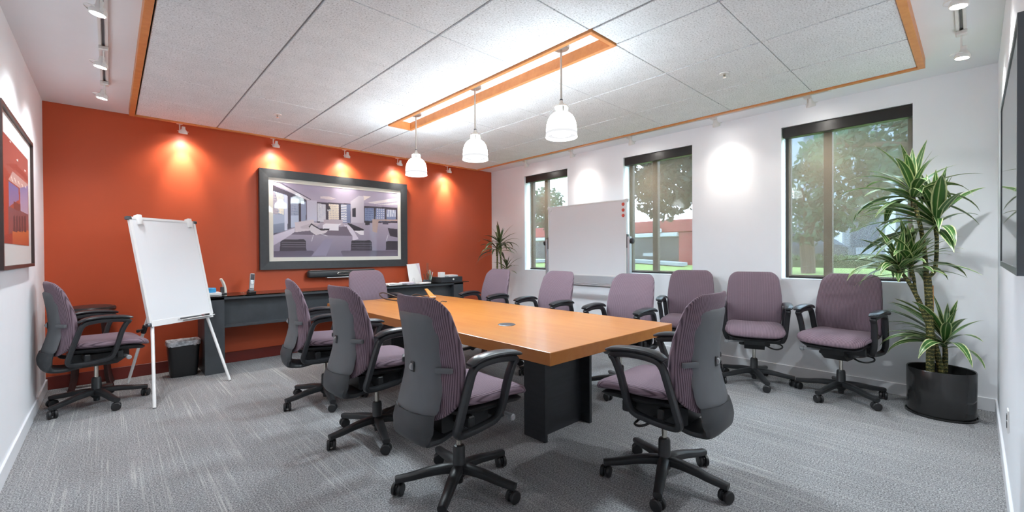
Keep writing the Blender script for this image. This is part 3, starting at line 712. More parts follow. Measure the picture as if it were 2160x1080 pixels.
# big lounge picture on the orange wall
t = thing('framed_picture', 'wide black framed picture of a grey lounge interior on the orange wall', 'picture', (2.3425, YO, 1.71))
pw, ph = 2.005, 1.25
mesh_obj('frame', ring(BM(), pw, ph, 0.102, -0.058, -0.001, lip=0.008), 'frame_black', t, False)
mesh_obj('mat_border', ring(BM(), pw - 0.2, ph - 0.2, 0.052, -0.040, -0.004), 'mat_cream', t, False)
DK, FL = (66, 60, 74), (140, 130, 150)
BLD, BL2 = (216, 214, 216), (176, 184, 206)
polys = [
    ([(172, 155), (1400, 270), (1400, 400), (1060, 360), (940, 370), (600, 350), (505, 335)], (150, 140, 164), (186, 176, 196)),  # ceiling
    ([(172, 155), (230, 170), (545, 335), (505, 340), (172, 170)], (206, 200, 208)), ([(245, 172), (270, 175), (550, 330), (540, 335)], (96, 88, 104)),
    ([(1060, 295), (1140, 300), (1070, 340)], (232, 222, 216)), ([(1100, 360), (1400, 312), (1400, 345), (1180, 372)], (224, 216, 218)), ([(1180, 385), (1400, 358), (1400, 380)], (222, 216, 218)),
    ([(640, 300), (720, 300), (800, 325), (740, 335), (640, 320)], (216, 204, 208)),
    ([(172, 190), (505, 335), (505, 560), (172, 685)], (84, 76, 90), (70, 66, 82)),                                       # left glazing
    ([(172, 248), (310, 290), (310, 640), (178, 672)], (186, 200, 228), (120, 128, 152)), ([(172, 248), (222, 300), (225, 480), (172, 480)], (196, 186, 196), None, (13, 16, (120, 130, 165))),
    ([(205, 262), (280, 285), (285, 485), (232, 470)], (240, 232, 214), None, (12, 15, (170, 176, 200))), ([(175, 480), (310, 490), (310, 560), (178, 580)], (170, 180, 204)), ([(285, 290), (320, 300), (320, 635), (290, 640)], (206, 210, 230)),
    ([(350, 310), (440, 335), (440, 600), (350, 615)], (176, 180, 200), (150, 164, 190), (12, 16, (128, 138, 168))), ([(352, 490), (430, 490), (430, 600), (352, 610)], (190, 200, 222)),
    ([(452, 345), (500, 355), (500, 555), (452, 570)], (150, 158, 186)), ([(430, 335), (445, 338), (445, 600), (430, 603)], DK),
    ([(508, 340), (608, 345), (608, 545), (512, 552)], (196, 192, 208), (204, 204, 222)),                                   # pale wall
    ([(608, 358), (940, 372), (940, 575), (608, 560)], (70, 62, 76)), ([(610, 370), (695, 380), (695, 555), (612, 550)], (214, 212, 220), None, (15, 20, (180, 184, 202))),
    ([(722, 375), (825, 380), (825, 530), (722, 535)], (228, 216, 200), None, (16, 18, (178, 172, 180))), ([(845, 378), (938, 380), (938, 572), (845, 570)], (120, 130, 165), None, (200, 16, (236, 236, 240))),
    ([(724, 395), (732, 395), (746, 440), (710, 440)], (70, 66, 70)), ([(706, 430), (748, 430), (742, 446), (712, 446)], (190, 190, 194)),
    ([(940, 350), (1018, 295), (1068, 300), (1072, 610), (940, 580)], (206, 200, 212), (196, 190, 204)), ([(955, 420), (990, 412), (990, 505), (957, 500)], (52, 48, 60)),  # marble pier
    ([(1072, 395), (1400, 410), (1400, 560), (1072, 560)], (66, 58, 70)), ([(1080, 412), (1168, 416), (1168, 540), (1080, 540)], (130, 142, 178), None, (16, 22, (90, 100, 140))), ([(1188, 418), (1275, 420), (1275, 545), (1188, 545)], (140, 150, 186), None, (20, 22, (212, 214, 226))), ([(1294, 428), (1385, 432), (1385, 545), (1294, 545)], (122, 134, 172), None, (9, 200, (222, 224, 232))),
    ([(178, 690), (390, 610), (505, 560), (1400, 560), (1408, 890), (180, 908)], (176, 166, 184), (126, 116, 136)),         # floor
    ([(178, 690), (390, 615), (390, 660), (178, 790)], (222, 216, 230), (190, 180, 200)), ([(870, 580), (940, 590), (1020, 720), (960, 740), (960, 690)], (216, 208, 222)),
    ([(690, 720), (770, 720), (700, 890), (560, 890)], (150, 142, 166)),
    ([(355, 678), (420, 630), (900, 598), (952, 690)], (118, 106, 122)),                                                     # rug
    ([(390, 560), (575, 528), (580, 560), (640, 570), (545, 640), (395, 655)], (214, 202, 210)), ([(445, 600), (540, 572), (640, 575), (545, 625), (450, 618)], (196, 182, 192)),
    ([(675, 530), (862, 532), (862, 590), (675, 580)], (186, 172, 184)), ([(665, 585), (695, 568), (850, 572), (822, 590), (822, 638), (668, 634)], (232, 228, 236)),
    ([(530, 585), (545, 570), (670, 640), (735, 622), (690, 665), (600, 685), (545, 650)], (216, 208, 214)), ([(527, 600), (552, 567), (640, 622), (735, 618), (730, 634), (650, 640), (552, 582), (535, 612)], (52, 44, 54)),
    ([(570, 680), (578, 680), (558, 748), (552, 748)], (206, 202, 210)), ([(650, 670), (715, 690), (712, 696), (645, 676)], (206, 202, 210)),
    ([(905, 565), (940, 568), (1072, 626), (1068, 640), (975, 640)], (52, 46, 58)), ([(975, 640), (1070, 638), (1070, 682), (1040, 682)], (234, 230, 236)),
    ([(1152, 525), (1400, 528), (1400, 542), (1215, 540), (1200, 660), (1155, 645)], (186, 158, 148)), ([(1260, 545), (1310, 545), (1310, 575), (1255, 572)], (70, 66, 84)), ([(1085, 552), (1130, 552), (1130, 582), (1085, 582)], (60, 54, 64)),
    ([(1305, 610), (1400, 622), (1404, 705), (1330, 690)], (66, 58, 70)), ([(1290, 735), (1306, 680), (1312, 680), (1296, 738)], (206, 202, 210)),
    ([(240, 850), (250, 750), (275, 730), (480, 726), (500, 745), (505, 845)], (56, 48, 58), (70, 60, 72)), ([(942, 838), (948, 745), (960, 735), (1135, 735), (1148, 752), (1155, 836)], (52, 46, 56), (68, 58, 70)), ([(1288, 832), (1290, 748), (1310, 740), (1406, 740), (1406, 832)], (50, 44, 54), (66, 58, 68)),
    ([(180, 845), (560, 838), (582, 850), (545, 905), (180, 908)], (96, 86, 104), (110, 100, 120)), ([(842, 845), (860, 838), (1406, 832), (1408, 890), (870, 898)], (104, 94, 110), (120, 110, 128)),
]
for y in (756, 778, 800): polys.append(([(262, y), (495, y), (496, y + 5), (260, y + 5)], (128, 118, 132)))
for y in (762, 784, 806): polys.append(([(952, y), (1145, y), (1147, y + 4), (950, y + 4)], (120, 110, 126)))
nx, nz = 300, 166
sheet('print', pw - 0.302, ph - 0.302, nx, nz, paint(nx, nz, [(172, 155), (1400, 270), (1408, 890), (180, 908)], polys, (170, 160, 182), (140, 130, 150)), -0.038, t)
mesh_obj('glass', bx(-pw / 2 + 0.1, pw / 2 - 0.1, -0.0455, -0.0445, -ph / 2 + 0.1, ph / 2 - 0.1), 'clear_glazing', t, False)

# picture on the left wall (local front -y turned to +x)
t = thing('framed_picture', 'dark brown framed red interior photograph on the left wall', 'picture', (XL, 4.275, 1.667), R(90))
pw, ph = 1.32, 0.94
mesh_obj('frame', ring(BM(), pw, ph, 0.022, -0.032, -0.001), 'frame_brown', t, False)
mesh_obj('mat_board', bx(-pw / 2 + 0.02, pw / 2 - 0.02, -0.016, -0.012, -ph / 2 + 0.02, ph / 2 - 0.02), 'mat_pale', t, False)
RD = (176, 76, 56)
polys = [([(33, 212), (174, 375), (174, 540), (80, 470), (33, 400)], (150, 62, 52), (186, 104, 92)), ([(90, 440), (172, 510), (172, 530), (130, 535), (65, 490)], (206, 168, 160)),
         ([(50, 400), (110, 440), (174, 500), (174, 470), (110, 400)], (160, 70, 58)), ([(66, 500), (120, 535), (122, 600), (66, 640)], (96, 110, 170), (150, 130, 170)), ([(128, 535), (172, 520), (172, 690), (130, 690)], (130, 130, 180), (190, 170, 190)),
         ([(92, 610), (130, 625), (130, 670), (92, 655)], (120, 60, 54)), ([(33, 470), (62, 500), (62, 830), (33, 830)], (188, 66, 46)), ([(62, 640), (174, 680), (174, 790), (62, 800)], (120, 84, 92), (150, 80, 76)),
         ([(84, 780), (174, 772), (174, 856), (84, 850)], (214, 116, 62), (190, 84, 50)), ([(33, 800), (84, 790), (84, 848), (33, 845)], (166, 56, 44))]
for a in range(5): polys.append(([(76 + 20 * a, 465 + 14 * a), (82 + 20 * a, 468 + 14 * a), (92 + 18 * a, 500 + 8 * a), (88 + 18 * a, 500 + 8 * a)], (244, 226, 214)))
for a, b in ((75, 270), (112, 370), (155, 430)): polys.append(([(a, b), (a + 8, b + 6), (a + 8, b + 14), (a, b + 8)], (250, 240, 236)))
for a in range(5): polys.append(([(90 + 15 * a, 690), (98 + 15 * a, 690), (100 + 15 * a, 780), (88 + 15 * a, 780)], (74, 54, 62)))
nx, nz = 110, 80
po = sheet('print', 1.045, 0.635, nx, nz, paint(nx, nz, [(33, 212), (174, 375), (174, 858), (33, 845)], polys, (170, 70, 54), (176, 80, 60)), -0.0175, t)
po.location = (-0.02, 0, 0)
mesh_obj('glass', bx(-pw / 2 + 0.02, pw / 2 - 0.02, -0.0245, -0.0235, -ph / 2 + 0.02, ph / 2 - 0.02), 'clear_glazing', t, False)
# picture on the near right wall (front faces +y)
t = thing('framed_picture', 'steel grey framed picture on the right wall reflecting the plant', 'picture', (2.40, YR, 1.565), R(180))
pw, ph = 1.16, 0.72
mesh_obj('frame', ring(BM(), pw, ph, 0.022, -0.042, -0.001), 'frame_steel', t, False)
mesh_obj('mat_board', bx(-pw / 2 + 0.02, pw / 2 - 0.02, -0.036, -0.030, -ph / 2 + 0.02, ph / 2 - 0.02), 'mat_pale', t, False)
mesh_obj('glass', bx(-pw / 2 + 0.02, pw / 2 - 0.02, -0.0395, -0.0385, -ph / 2 + 0.02, ph / 2 - 0.02), 'picture_glass', t, False)
# wall outlet
t = thing('wall_outlet', 'white wall outlet low on the near right wall', 'outlet', (3.40, YR, 0.335))
mesh_obj('cover_plate', bx(-0.036, 0.036, 0.0, 0.006, 0, 0.115, 0.002), 'outlet', t, False)
for z in (0.032, 0.072): mesh_obj('socket', bx(-0.016, 0.016, 0.006, 0.009, z - 0.012, z + 0.018, 0.002), 'steel_dark', t, False)

# ---------------------------------------------------------------- flip chart easel
ya, le, bw, bh2 = 0.622, 0.223, 0.652, 1.019
t = thing('flip_chart', 'white flip chart easel with an empty board and tripod legs', 'flip chart', (0.518, 5.264, 0), ya)
Lm = Matrix.Translation((0, 0, 0.632)) @ Matrix.Rotation(-le, 4, 'X')
def lean(bm):
    for v in bm.verts: v.co = Lm @ v.co
    return bm
mesh_obj('board', lean(bx(-bw / 2 + 0.02, bw / 2 - 0.02, -0.010, 0.008, 0.02, bh2 - 0.02)), 'board_white', t, False)
mesh_obj('board_frame', lean(ring(BM(), bw, bh2, 0.022, -0.014, 0.014, z=bh2 / 2)), 'white_metal', t, False)
for sx in (-1, 1):
    for z in (0.012, bh2 - 0.012): mesh_obj('corner_cap', lean(bx(sx * bw / 2 - 0.022, sx * bw / 2 + 0.022, -0.017, 0.017, z - 0.016, z + 0.016, 0.006, 2)), 'steel_dark', t)
for sx in (-0.245, 0.255): mesh_obj('paper_clamp', lean(bx(sx - 0.022, sx + 0.022, -0.034, 0.018, bh2 - 0.075, bh2 + 0.022, 0.008, 2)), 'white_metal', t)
tr = mesh_obj('pen_tray', lean(box(bx(-bw / 2 + 0.01, bw / 2 - 0.01, -0.018, -0.012, -0.01, 0.045, 0.002), -0.02, bw / 2 - 0.04, -0.075, -0.018, 0.006, 0.012, 0.002)), 'white_metal', t, False)
mesh_obj('tray_label', lean(bx(0.185, 0.215, -0.0205, -0.018, 0.012, 0.034)), 'red_label', tr, False)
def loc(p):
    c, s = math.cos(-ya), math.sin(-ya); x, y = p[0] - 0.518, p[1] - 5.264
    return (x * c - y * s, x * s + y * c, p[2])
A = loc((0.259, 4.646, 0.0)); B = loc((0.876, 5.14, 0.0)); C_ = loc((0.119, 5.762, 0.0))
for p, sx in ((A, -1), (B, 1)):
    foot = Vector(p) + Vector((0, 0, 0.004)); top = Vector((sx * (bw / 2 - 0.05), 0.03, 0.66))
    mesh_obj('leg', cyl(BM(), foot, foot + (top - foot) * 1.02, 0.0125, 0.0145, 14), 'white_metal', t)
foot = Vector(C_) + Vector((0, 0, 0.004)); top = Vector((-0.02, 0.17, 1.25))
mesh_obj('leg', cyl(BM(), foot, top, 0.0125, 0.0145, 14), 'white_metal', t)
mesh_obj('back_post', lean(cyl(BM(), (-0.02, 0.03, 0.02), (-0.02, 0.03, bh2 - 0.1), 0.014)), 'white_metal', t)
k_ = foot + (top - foot) * 0.44
b = BM(); lathe(b, [(0.02, -0.05), (0.022, -0.045), (0.022, 0.03), (0.018, 0.035)], 14, mtx=align(top - foot, k_)); cyl(b, k_, k_ + Vector((-0.06, -0.01, -0.015)), 0.009); box(b, k_.x - 0.085, k_.x - 0.055, k_.y - 0.02, k_.y + 0.0, k_.z - 0.03, k_.z + 0.0, 0.006)
mesh_obj('leg_clamp', b, 'caster_black', t)
mk = thing('marker_pen', 'long dark grey pointer lying in the flip chart tray', 'marker', (0.518, 5.264, 0), ya)
mesh_obj('barrel', lean(cyl(BM(), (-0.06, -0.045, 0.024), (0.22, -0.045, 0.024), 0.008, 0.006)), 'steel_dark', mk)
mesh_obj('pen_cap', lean(cyl(BM(), (0.20, -0.045, 0.024), (0.245, -0.045, 0.024), 0.009)), 'caster_black', mk)

# ---------------------------------------------------------------- stool in the corner
t = thing('bar_stool', 'dark wooden stool with a round black leather seat behind the corner chair', 'stool', (-0.14, 5.79, 0))
mesh_obj('seat_cushion', lathe(BM(), [(0.15, 0.735), (0.178, 0.745), (0.184, 0.762), (0.176, 0.782), (0.13, 0.794), (0.03, 0.797)], 32), 'leather_black', t)
mesh_obj('seat_ring', lathe(BM(), [(0.165, 0.69), (0.172, 0.695), (0.172, 0.736), (0.16, 0.738)], 32), 'mahogany', t)
for k in range(4):
    a = R(45 + 90 * k); c, q = math.cos(a), math.sin(a)
    pth = catmull([(0.125 * c, 0.125 * q, 0.70), (0.145 * c, 0.145 * q, 0.5), (0.150 * c, 0.150 * q, 0.28), (0.165 * c, 0.165 * q, 0.12), (0.198 * c, 0.198 * q, 0.0)], 5)
    mesh_obj('leg', sweep(BM(), pth, (0.019, 0.022), 8, (-q, c, 0), power=4), 'mahogany', t)
mesh_obj('foot_ring', sweep(BM(), [(0.14 * math.cos(R(10 * i)), 0.14 * math.sin(R(10 * i)), 0.3) for i in range(36)], (0.010, 0.010), 8, (0, 0, 1), True), 'mahogany', t)

# ---------------------------------------------------------------- waste bin
t = thing('waste_bin', 'black waste bin with a clear plastic liner beside the credenza', 'bin', (0.56, 5.74, 0))
def rr_loft(levels, n=5):
    b = BM(); rg = []
    for hw_, hd_, r_, z_ in levels: rg.append([b.verts.new((x, y, z_)) for x, y in [(sx * (hw_ - r_) + r_ * math.cos(R(a0 + 90 * i / n)), sy * (hd_ - r_) + r_ * math.sin(R(a0 + 90 * i / n))) for sx, sy, a0 in ((1, 1, 0), (-1, 1, 90), (-1, -1, 180), (1, -1, 270)) for i in range(n + 1)]])
    m_ = len(rg[0])
    for a, c in zip(rg, rg[1:]):
        for i in range(m_): b.faces.new((a[i], a[(i + 1) % m_], c[(i + 1) % m_], c[i]))
    b.faces.new(rg[0][::-1]); return b, rg
b, rg = rr_loft([(0.112, 0.088, 0.035, 0.0), (0.116, 0.092, 0.035, 0.02), (0.138, 0.108, 0.04, 0.345), (0.142, 0.112, 0.04, 0.35), (0.142, 0.112, 0.04, 0.362), (0.134, 0.104, 0.038, 0.362), (0.110, 0.084, 0.03, 0.02)]); b.faces.new(rg[-1])
mesh_obj('bin_body', b, 'bin_black', t)
b, rg = rr_loft([(0.100, 0.076, 0.03, 0.06), (0.122, 0.094, 0.035, 0.30), (0.131, 0.102, 0.036, 0.368), (0.143, 0.113, 0.04, 0.372), (0.1465, 0.1165, 0.042, 0.352), (0.1455, 0.1155, 0.042, 0.328)])
rn = random.Random(4)
for v in b.verts:
    if v.co.z > 0.25: v.co.x += rn.uniform(-0.002, 0.002); v.co.y += rn.uniform(-0.002, 0.002); v.co.z += rn.uniform(-0.008, 0.006) if v.co.z < 0.35 else 0
mesh_obj('liner_bag', b, 'liner', t, autos=80)
mesh_obj('liner_knot', lathe(BM(), [(0.006, -0.018), (0.014, -0.01), (0.015, 0.004), (0.008, 0.014)], 8, mtx=align((0.6, -1, 0.1), (0.09, -0.118, 0.335))), 'liner', t)

# ---------------------------------------------------------------- credenza
t = thing('credenza', 'long black credenza with a glass top along the orange wall', 'sideboard', (2.405, 5.765, 0))
x0, x1 = -1.685, 1.685; yf, yb = -0.235, 0.235
for s, nm in ((-1, 'end_panel'), (1, 'end_panel')):
    xa = x0 if s < 0 else x1 - 0.18
    mesh_obj(nm, bx(xa, xa + 0.18, yf, yb, 0, 0.815, 0.002), 'ebony_grey', t, False)
mesh_obj('modesty_panel', bx(x0 + 0.18, x1 - 0.18, yf + 0.10, yf + 0.13, 0.48, 0.815), 'ebony_grey', t, False)
mesh_obj('edge_bar', bx(x0 + 0.18, x1 - 0.18, yf + 0.055, yf + 0.10, 0.475, 0.505, 0.004), 'steel_dark', t, False)
mesh_obj('under_top', bx(x0, x1, yf, yb, 0.790, 0.8155), 'ebony_grey', t, False)
mesh_obj('glass_top', bx(x0 - 0.02, x1 + 0.11, yf - 0.008, yb, 0.8158, 0.828, 0.002), 'desk_glass', t, False)
ZC = 0.8282
# paper pads, blue box, stapler
tag(mesh_obj('paper_stack', bx(0.735, 0.90, 5.68, 5.88, ZC, ZC + 0.028, 0.003), 'paper', None, False), 'white paper pad on the credenza end beside the flip chart', 'paper')
t = thing('tape_roll', 'round blue tape roll on top of the white paper pad', 'tape', (0.80, 5.78, ZC + 0.0282))
mesh_obj('roll', lathe(BM(), [(0.030, 0.004), (0.033, 0.0), (0.060, 0.0), (0.064, 0.006), (0.064, 0.042), (0.058, 0.050), (0.035, 0.051), (0.03, 0.046)], 28), 'blue_plastic', t)
t = thing('stapler', 'white and black stapler standing upright on the credenza', 'stapler', (0.935, 5.80, ZC), R(25))
b = BM(); pth = catmull([(0.018, 0, 0.0), (0.016, 0, 0.06), (0.0, 0, 0.125), (-0.028, 0, 0.175)], 5); sweep(b, pth, lambda q: (0.017, 0.017 - 0.008 * q), 10, (0, 1, 0), power=3.5); mesh_obj('top_arm', b, 'mat_cream', t)
mesh_obj('stapler_base', box(bx(-0.03, 0.03, -0.02, 0.02, 0, 0.016, 0.004), -0.028, 0.0, -0.016, 0.016, 0.012, 0.085, 0.005), 'steel_dark', t)
# cordless phone
t = thing('cordless_phone', 'silver cordless phone standing in its dark charging cradle', 'phone', (1.20, 5.745, ZC), R(8))
mesh_obj('cradle', box(bx(-0.04, 0.04, -0.04, 0.04, 0, 0.022, 0.006), -0.032, 0.032, 0.0, 0.03, 0.02, 0.04, 0.006), 'caster_black', t)
PM = Matrix.Translation((0, 0.0, 0.024)) @ Matrix.Rotation(-0.14, 4, 'X') @ Matrix.Rotation(0.12, 4, 'Y')
def pm(b):
    for v in b.verts: v.co = PM @ v.co
    return b
hs = mesh_obj('handset', pm(bx(-0.026, 0.026, -0.012, 0.014, 0.0, 0.205, 0.010, 2)), 'silver_plastic', t)
mesh_obj('display', pm(bx(-0.020, 0.020, -0.0135, -0.010, 0.125, 0.195, 0.002)), 'screen_dark', hs, False)
mesh_obj('nav_key', pm(lathe(BM(), [(0.014, 0.0), (0.014, 0.003), (0.010, 0.004)], 16, mtx=align((0, -1, 0), (0, -0.0115, 0.092)))), 'key_white', hs)
for r_ in range(4):
    for c_ in range(3): mesh_obj('key', pm(bx(-0.018 + c_ * 0.013, -0.009 + c_ * 0.013, -0.014, -0.011, 0.018 + r_ * 0.014, 0.027 + r_ * 0.014)), 'key_white' if r_ else 'screen_dark', hs, False)
# conference video bar under the picture
t = thing('video_bar', 'black conference sound bar on the orange wall under the picture', 'sound bar', (2.34, YO, 1.01))
mesh_obj('bar_body', bx(-0.46, 0.46, -0.12, -0.03, -0.045, 0.045, 0.022, 3), 'frame_black', t)
mesh_obj('bar_top', bx(-0.44, 0.44, -0.115, -0.035, 0.0435, 0.049, 0.002), 'steel_dark', t, False)
eye = mesh_obj('camera_bezel', sweep(BM(), [(0.09 * c1 - 0.0 , -0.121, 0.02 * s1) for c1, s1 in [(math.cos(R(20 * i)), math.sin(R(20 * i))) for i in range(18)]], (0.005, 0.005), 8, (0, 1, 0), True), 'chrome', t)
mesh_obj('camera_lens', lathe(BM(), [(0.012, 0), (0.012, 0.006), (0.008, 0.008)], 18, mtx=align((0, -1, 0), (0, -0.118, 0))), 'caster_black', t)
mesh_obj('mount_plate', bx(-0.22, 0.22, -0.11, -0.04, -0.055, -0.0455), 'white_metal', t, False); mesh_obj('wall_bracket', bx(-0.12, 0.12, -0.03, -0.001, -0.03, 0.03), 'caster_black', t, False)
# loose papers, brochure sheet, pen cup, note cube, tray
r9 = random.Random(9)
for i, (x, y, w, h_, a, mt, lab) in enumerate([(2.94, 5.68, 0.22, 0.20, 8, 'paper', 'white sheets at the left end of the paper pile on the credenza'), (3.20, 5.72, 0.19, 0.17, -10, 'paper_lilac', 'lilac printed sheets in the middle of the credenza paper pile'), (3.40, 5.585, 0.20, 0.11, 6, 'paper', 'small stack of leaflets in front of the pen cup')]):
    t = thing('paper_pile', lab, 'papers', (x, y, ZC), R(a), group='papers on the credenza')
    for k in range(4 if i < 2 else 3):
        o = mesh_obj('sheet', bx(-w / 2, w / 2, -h_ / 2, h_ / 2, k * 0.006 + (0.012 if i == 1 else 0) * 0, k * 0.006 + 0.0055), mt, t, False); o.rotation_euler = (0, 0, R(r9.uniform(-12, 12)))
t = thing('brochure_sheet', 'upright white sheet leaning against the orange wall behind the papers', 'paper', (3.40, 5.80, ZC))
b = bx(-0.108, 0.108, -0.002, 0.002, 0, 0.29)
for v in b.verts: v.co = Matrix.Rotation(-0.20, 4, 'X') @ Matrix.Rotation(-0.05, 4, 'Y') @ v.co
for v in b.verts: v.co.z += 0.006
mesh_obj('sheet', b, 'paper', t, False)
b = BM(); prism(b, [(0.045, 0.29), (0.108, 0.29), (0.108, 0.03), (0.085, 0.14)], -0.0035, -0.0022, 1)
for v in b.verts: v.co = Matrix.Rotation(-0.20, 4, 'X') @ Matrix.Rotation(-0.05, 4, 'Y') @ v.co + Vector((0, 0, 0.006))
mesh_obj('printed_band', b, 'paper_lilac', t, False)
t = thing('desk_clip', 'small white paper clip stand in front of the upright sheet', 'clip', (3.30, 5.70, ZC + 0.0))
tube(b := BM(), [(0, 0, 0.0), (-0.01, 0, 0.05), (0.0, 0, 0.085), (0.015, 0, 0.07), (0.02, 0, 0.03), (0.035, 0, 0.0)], 0.005); mesh_obj('wire', b, 'white_metal', t)
mesh_obj('clip_base', bx(-0.02, 0.05, -0.02, 0.02, 0, 0.006, 0.002), 'white_metal', t, False)
t = thing('clip_holder', 'dark holder with brown clips beside the upright sheet', 'clip holder', (3.50, 5.66, ZC))
for k, a in enumerate((-0.25, 0.0, 0.22)):
    b = bx(-0.009, 0.009, -0.005, 0.005, 0.0, 0.11, 0.003)
    for v in b.verts: v.co = Matrix.Rotation(a, 4, 'Y') @ v.co + Vector((0.02 * (k - 1), 0, 0.035))
    mesh_obj('clip', b, 'clip_brown', t, False)
mesh_obj('holder', bx(-0.05, 0.06, -0.03, 0.03, 0, 0.05, 0.004), 'steel_dark', t, False)
t = thing('pen_cup', 'clear glass cup full of pens on the credenza', 'pen cup', (3.60, 5.72, ZC))
mesh_obj('cup', lathe(BM(), [(0.034, 0.0), (0.042, 0.002), (0.046, 0.115), (0.043, 0.115), (0.039, 0.008), (0.01, 0.006)], 24), 'clear_glass', t)
for k, (a, r_, h_, mt) in enumerate([(0, 0.1, 0.17, 'pen_grey'), (60, 0.25, 0.19, 'pen_cream'), (120, 0.2, 0.16, 'pen_green'), (180, 0.15, 0.18, 'pen_grey'), (240, 0.3, 0.17, 'pen_green'), (300, 0.28, 0.155, 'paper')]):
    d = Vector((math.cos(R(a)) * r_, math.sin(R(a)) * r_, 1)).normalized()
    mesh_obj('pen', cyl(BM(), Vector((d.x * 0.02, d.y * 0.02, 0.009)), Vector((d.x * 0.02, d.y * 0.02, 0.009)) + d * h_, 0.006, 0.005, 8), mt, t)
mesh_obj('clear_ruler', bx(-0.05, -0.012, 0.02, 0.022, 0.02, 0.30), 'clear_glass', t, False)
t = thing('document_tray', 'black document tray with a drawer at the right end of the credenza', 'tray', (3.86, 5.66, ZC))
mesh_obj('tray_body', bx(-0.20, 0.21, -0.14, 0.14, 0, 0.082, 0.004), 'frame_black', t, False)
mesh_obj('drawer_front', bx(-0.19, 0.20, -0.146, -0.14, 0.01, 0.072, 0.002), 'ebony', t, False)
mesh_obj('drawer_pull', lathe(BM(), [(0.012, 0), (0.015, 0.002), (0.015, 0.006), (0.009, 0.006)], 16, mtx=align((0, -1, 0), (0.03, -0.146, 0.045))), 'mat_cream', t)
mesh_obj('drawer_slot', bx(0.06, 0.11, -0.149, -0.146, 0.036, 0.05), 'slot_dark', t, False)
tag(mesh_obj('note_cube', bx(3.675, 3.755, 5.54, 5.62, ZC + 0.0825, ZC + 0.158, 0.003), 'paper', None, False), 'white note cube on the document tray', 'note cube')
for k, (x, y, w, d, z, mt, lab) in enumerate([(3.80, 5.64, 0.10, 0.12, 0, 'blue_plastic', 'small pale blue card in the document tray beside the note cube'), (3.94, 5.68, 0.19, 0.18, 0, 'paper', 'white leaflets lying on the right half of the document tray')]):
    t = thing('leaflet', lab, 'papers', (x, y, ZC + 0.0825))
    for q in range(2 if k == 0 else 4):
        o = mesh_obj('sheet', bx(-w / 2, w / 2, -d / 2, d / 2, q * 0.006, q * 0.006 + 0.005), 'facade_white' if k == 0 else mt, t, False); o.rotation_euler = (0, 0, R(r9.uniform(-10, 10)))

# ---------------------------------------------------------------- things on the table
ZTB = 0.7452
t = thing('table_cable', 'dark looped cable lying on the far end of the table', 'cable', (2.30, 4.5, ZTB))
b = BM(); tube(b, [(0.42, -0.22, 0.0085), (0.25, -0.26, 0.0085), (0.05, -0.20, 0.0085), (-0.07, -0.02, 0.03), (-0.06, 0.12, 0.075), (0.03, 0.16, 0.075), (0.13, 0.08, 0.03), (0.20, -0.02, 0.0095), (0.33, 0.0, 0.05), (0.43, -0.02, 0.02), (0.47, -0.06, 0.0085)], 0.007, 8)
mesh_obj('cord', b, 'cable_dark', t)
mesh_obj('plug', bx(0.41, 0.46, -0.235, -0.21, 0, 0.016, 0.003), 'caster_black', t, False)
t = thing('phone_stand', 'small wooden phone wedge standing on the table', 'stand', (2.88, 4.56, ZTB), R(-20))
b = BM(); prism(b, [(-0.075, 0.095), (-0.045, 0.10), (0.055, 0.0), (-0.02, 0.0)], -0.03, 0.03, 1); mesh_obj('wedge', b, 'wedge_wood', t, False)
mesh_obj('wedge_face', bx(-0.02, 0.06, -0.032, 0.032, 0, 0.006, 0.002), 'mat_cream', t, False)
t = thing('cable_stub', 'tiny dark cable end on the middle of the table', 'cable', (2.63, 3.93, ZTB))
b = BM(); tube(b, [(-0.03, 0, 0.004), (0.0, 0.006, 0.012), (0.03, -0.004, 0.005)], 0.004); mesh_obj('cord', b, 'caster_black', t)
mesh_obj('tip', bx(0.026, 0.05, -0.008, 0.004, 0.0, 0.010, 0.002), 'steel_dark', t, False)

# ---------------------------------------------------------------- mobile whiteboard
t = thing('mobile_whiteboard', 'mobile whiteboard with red magnets standing in front of the windows', 'whiteboard', (4.70, 3.60, 0), R(90) * -1)
w, z0, z1 = 1.30, 0.965, 1.935; hc = (z0 + z1) / 2
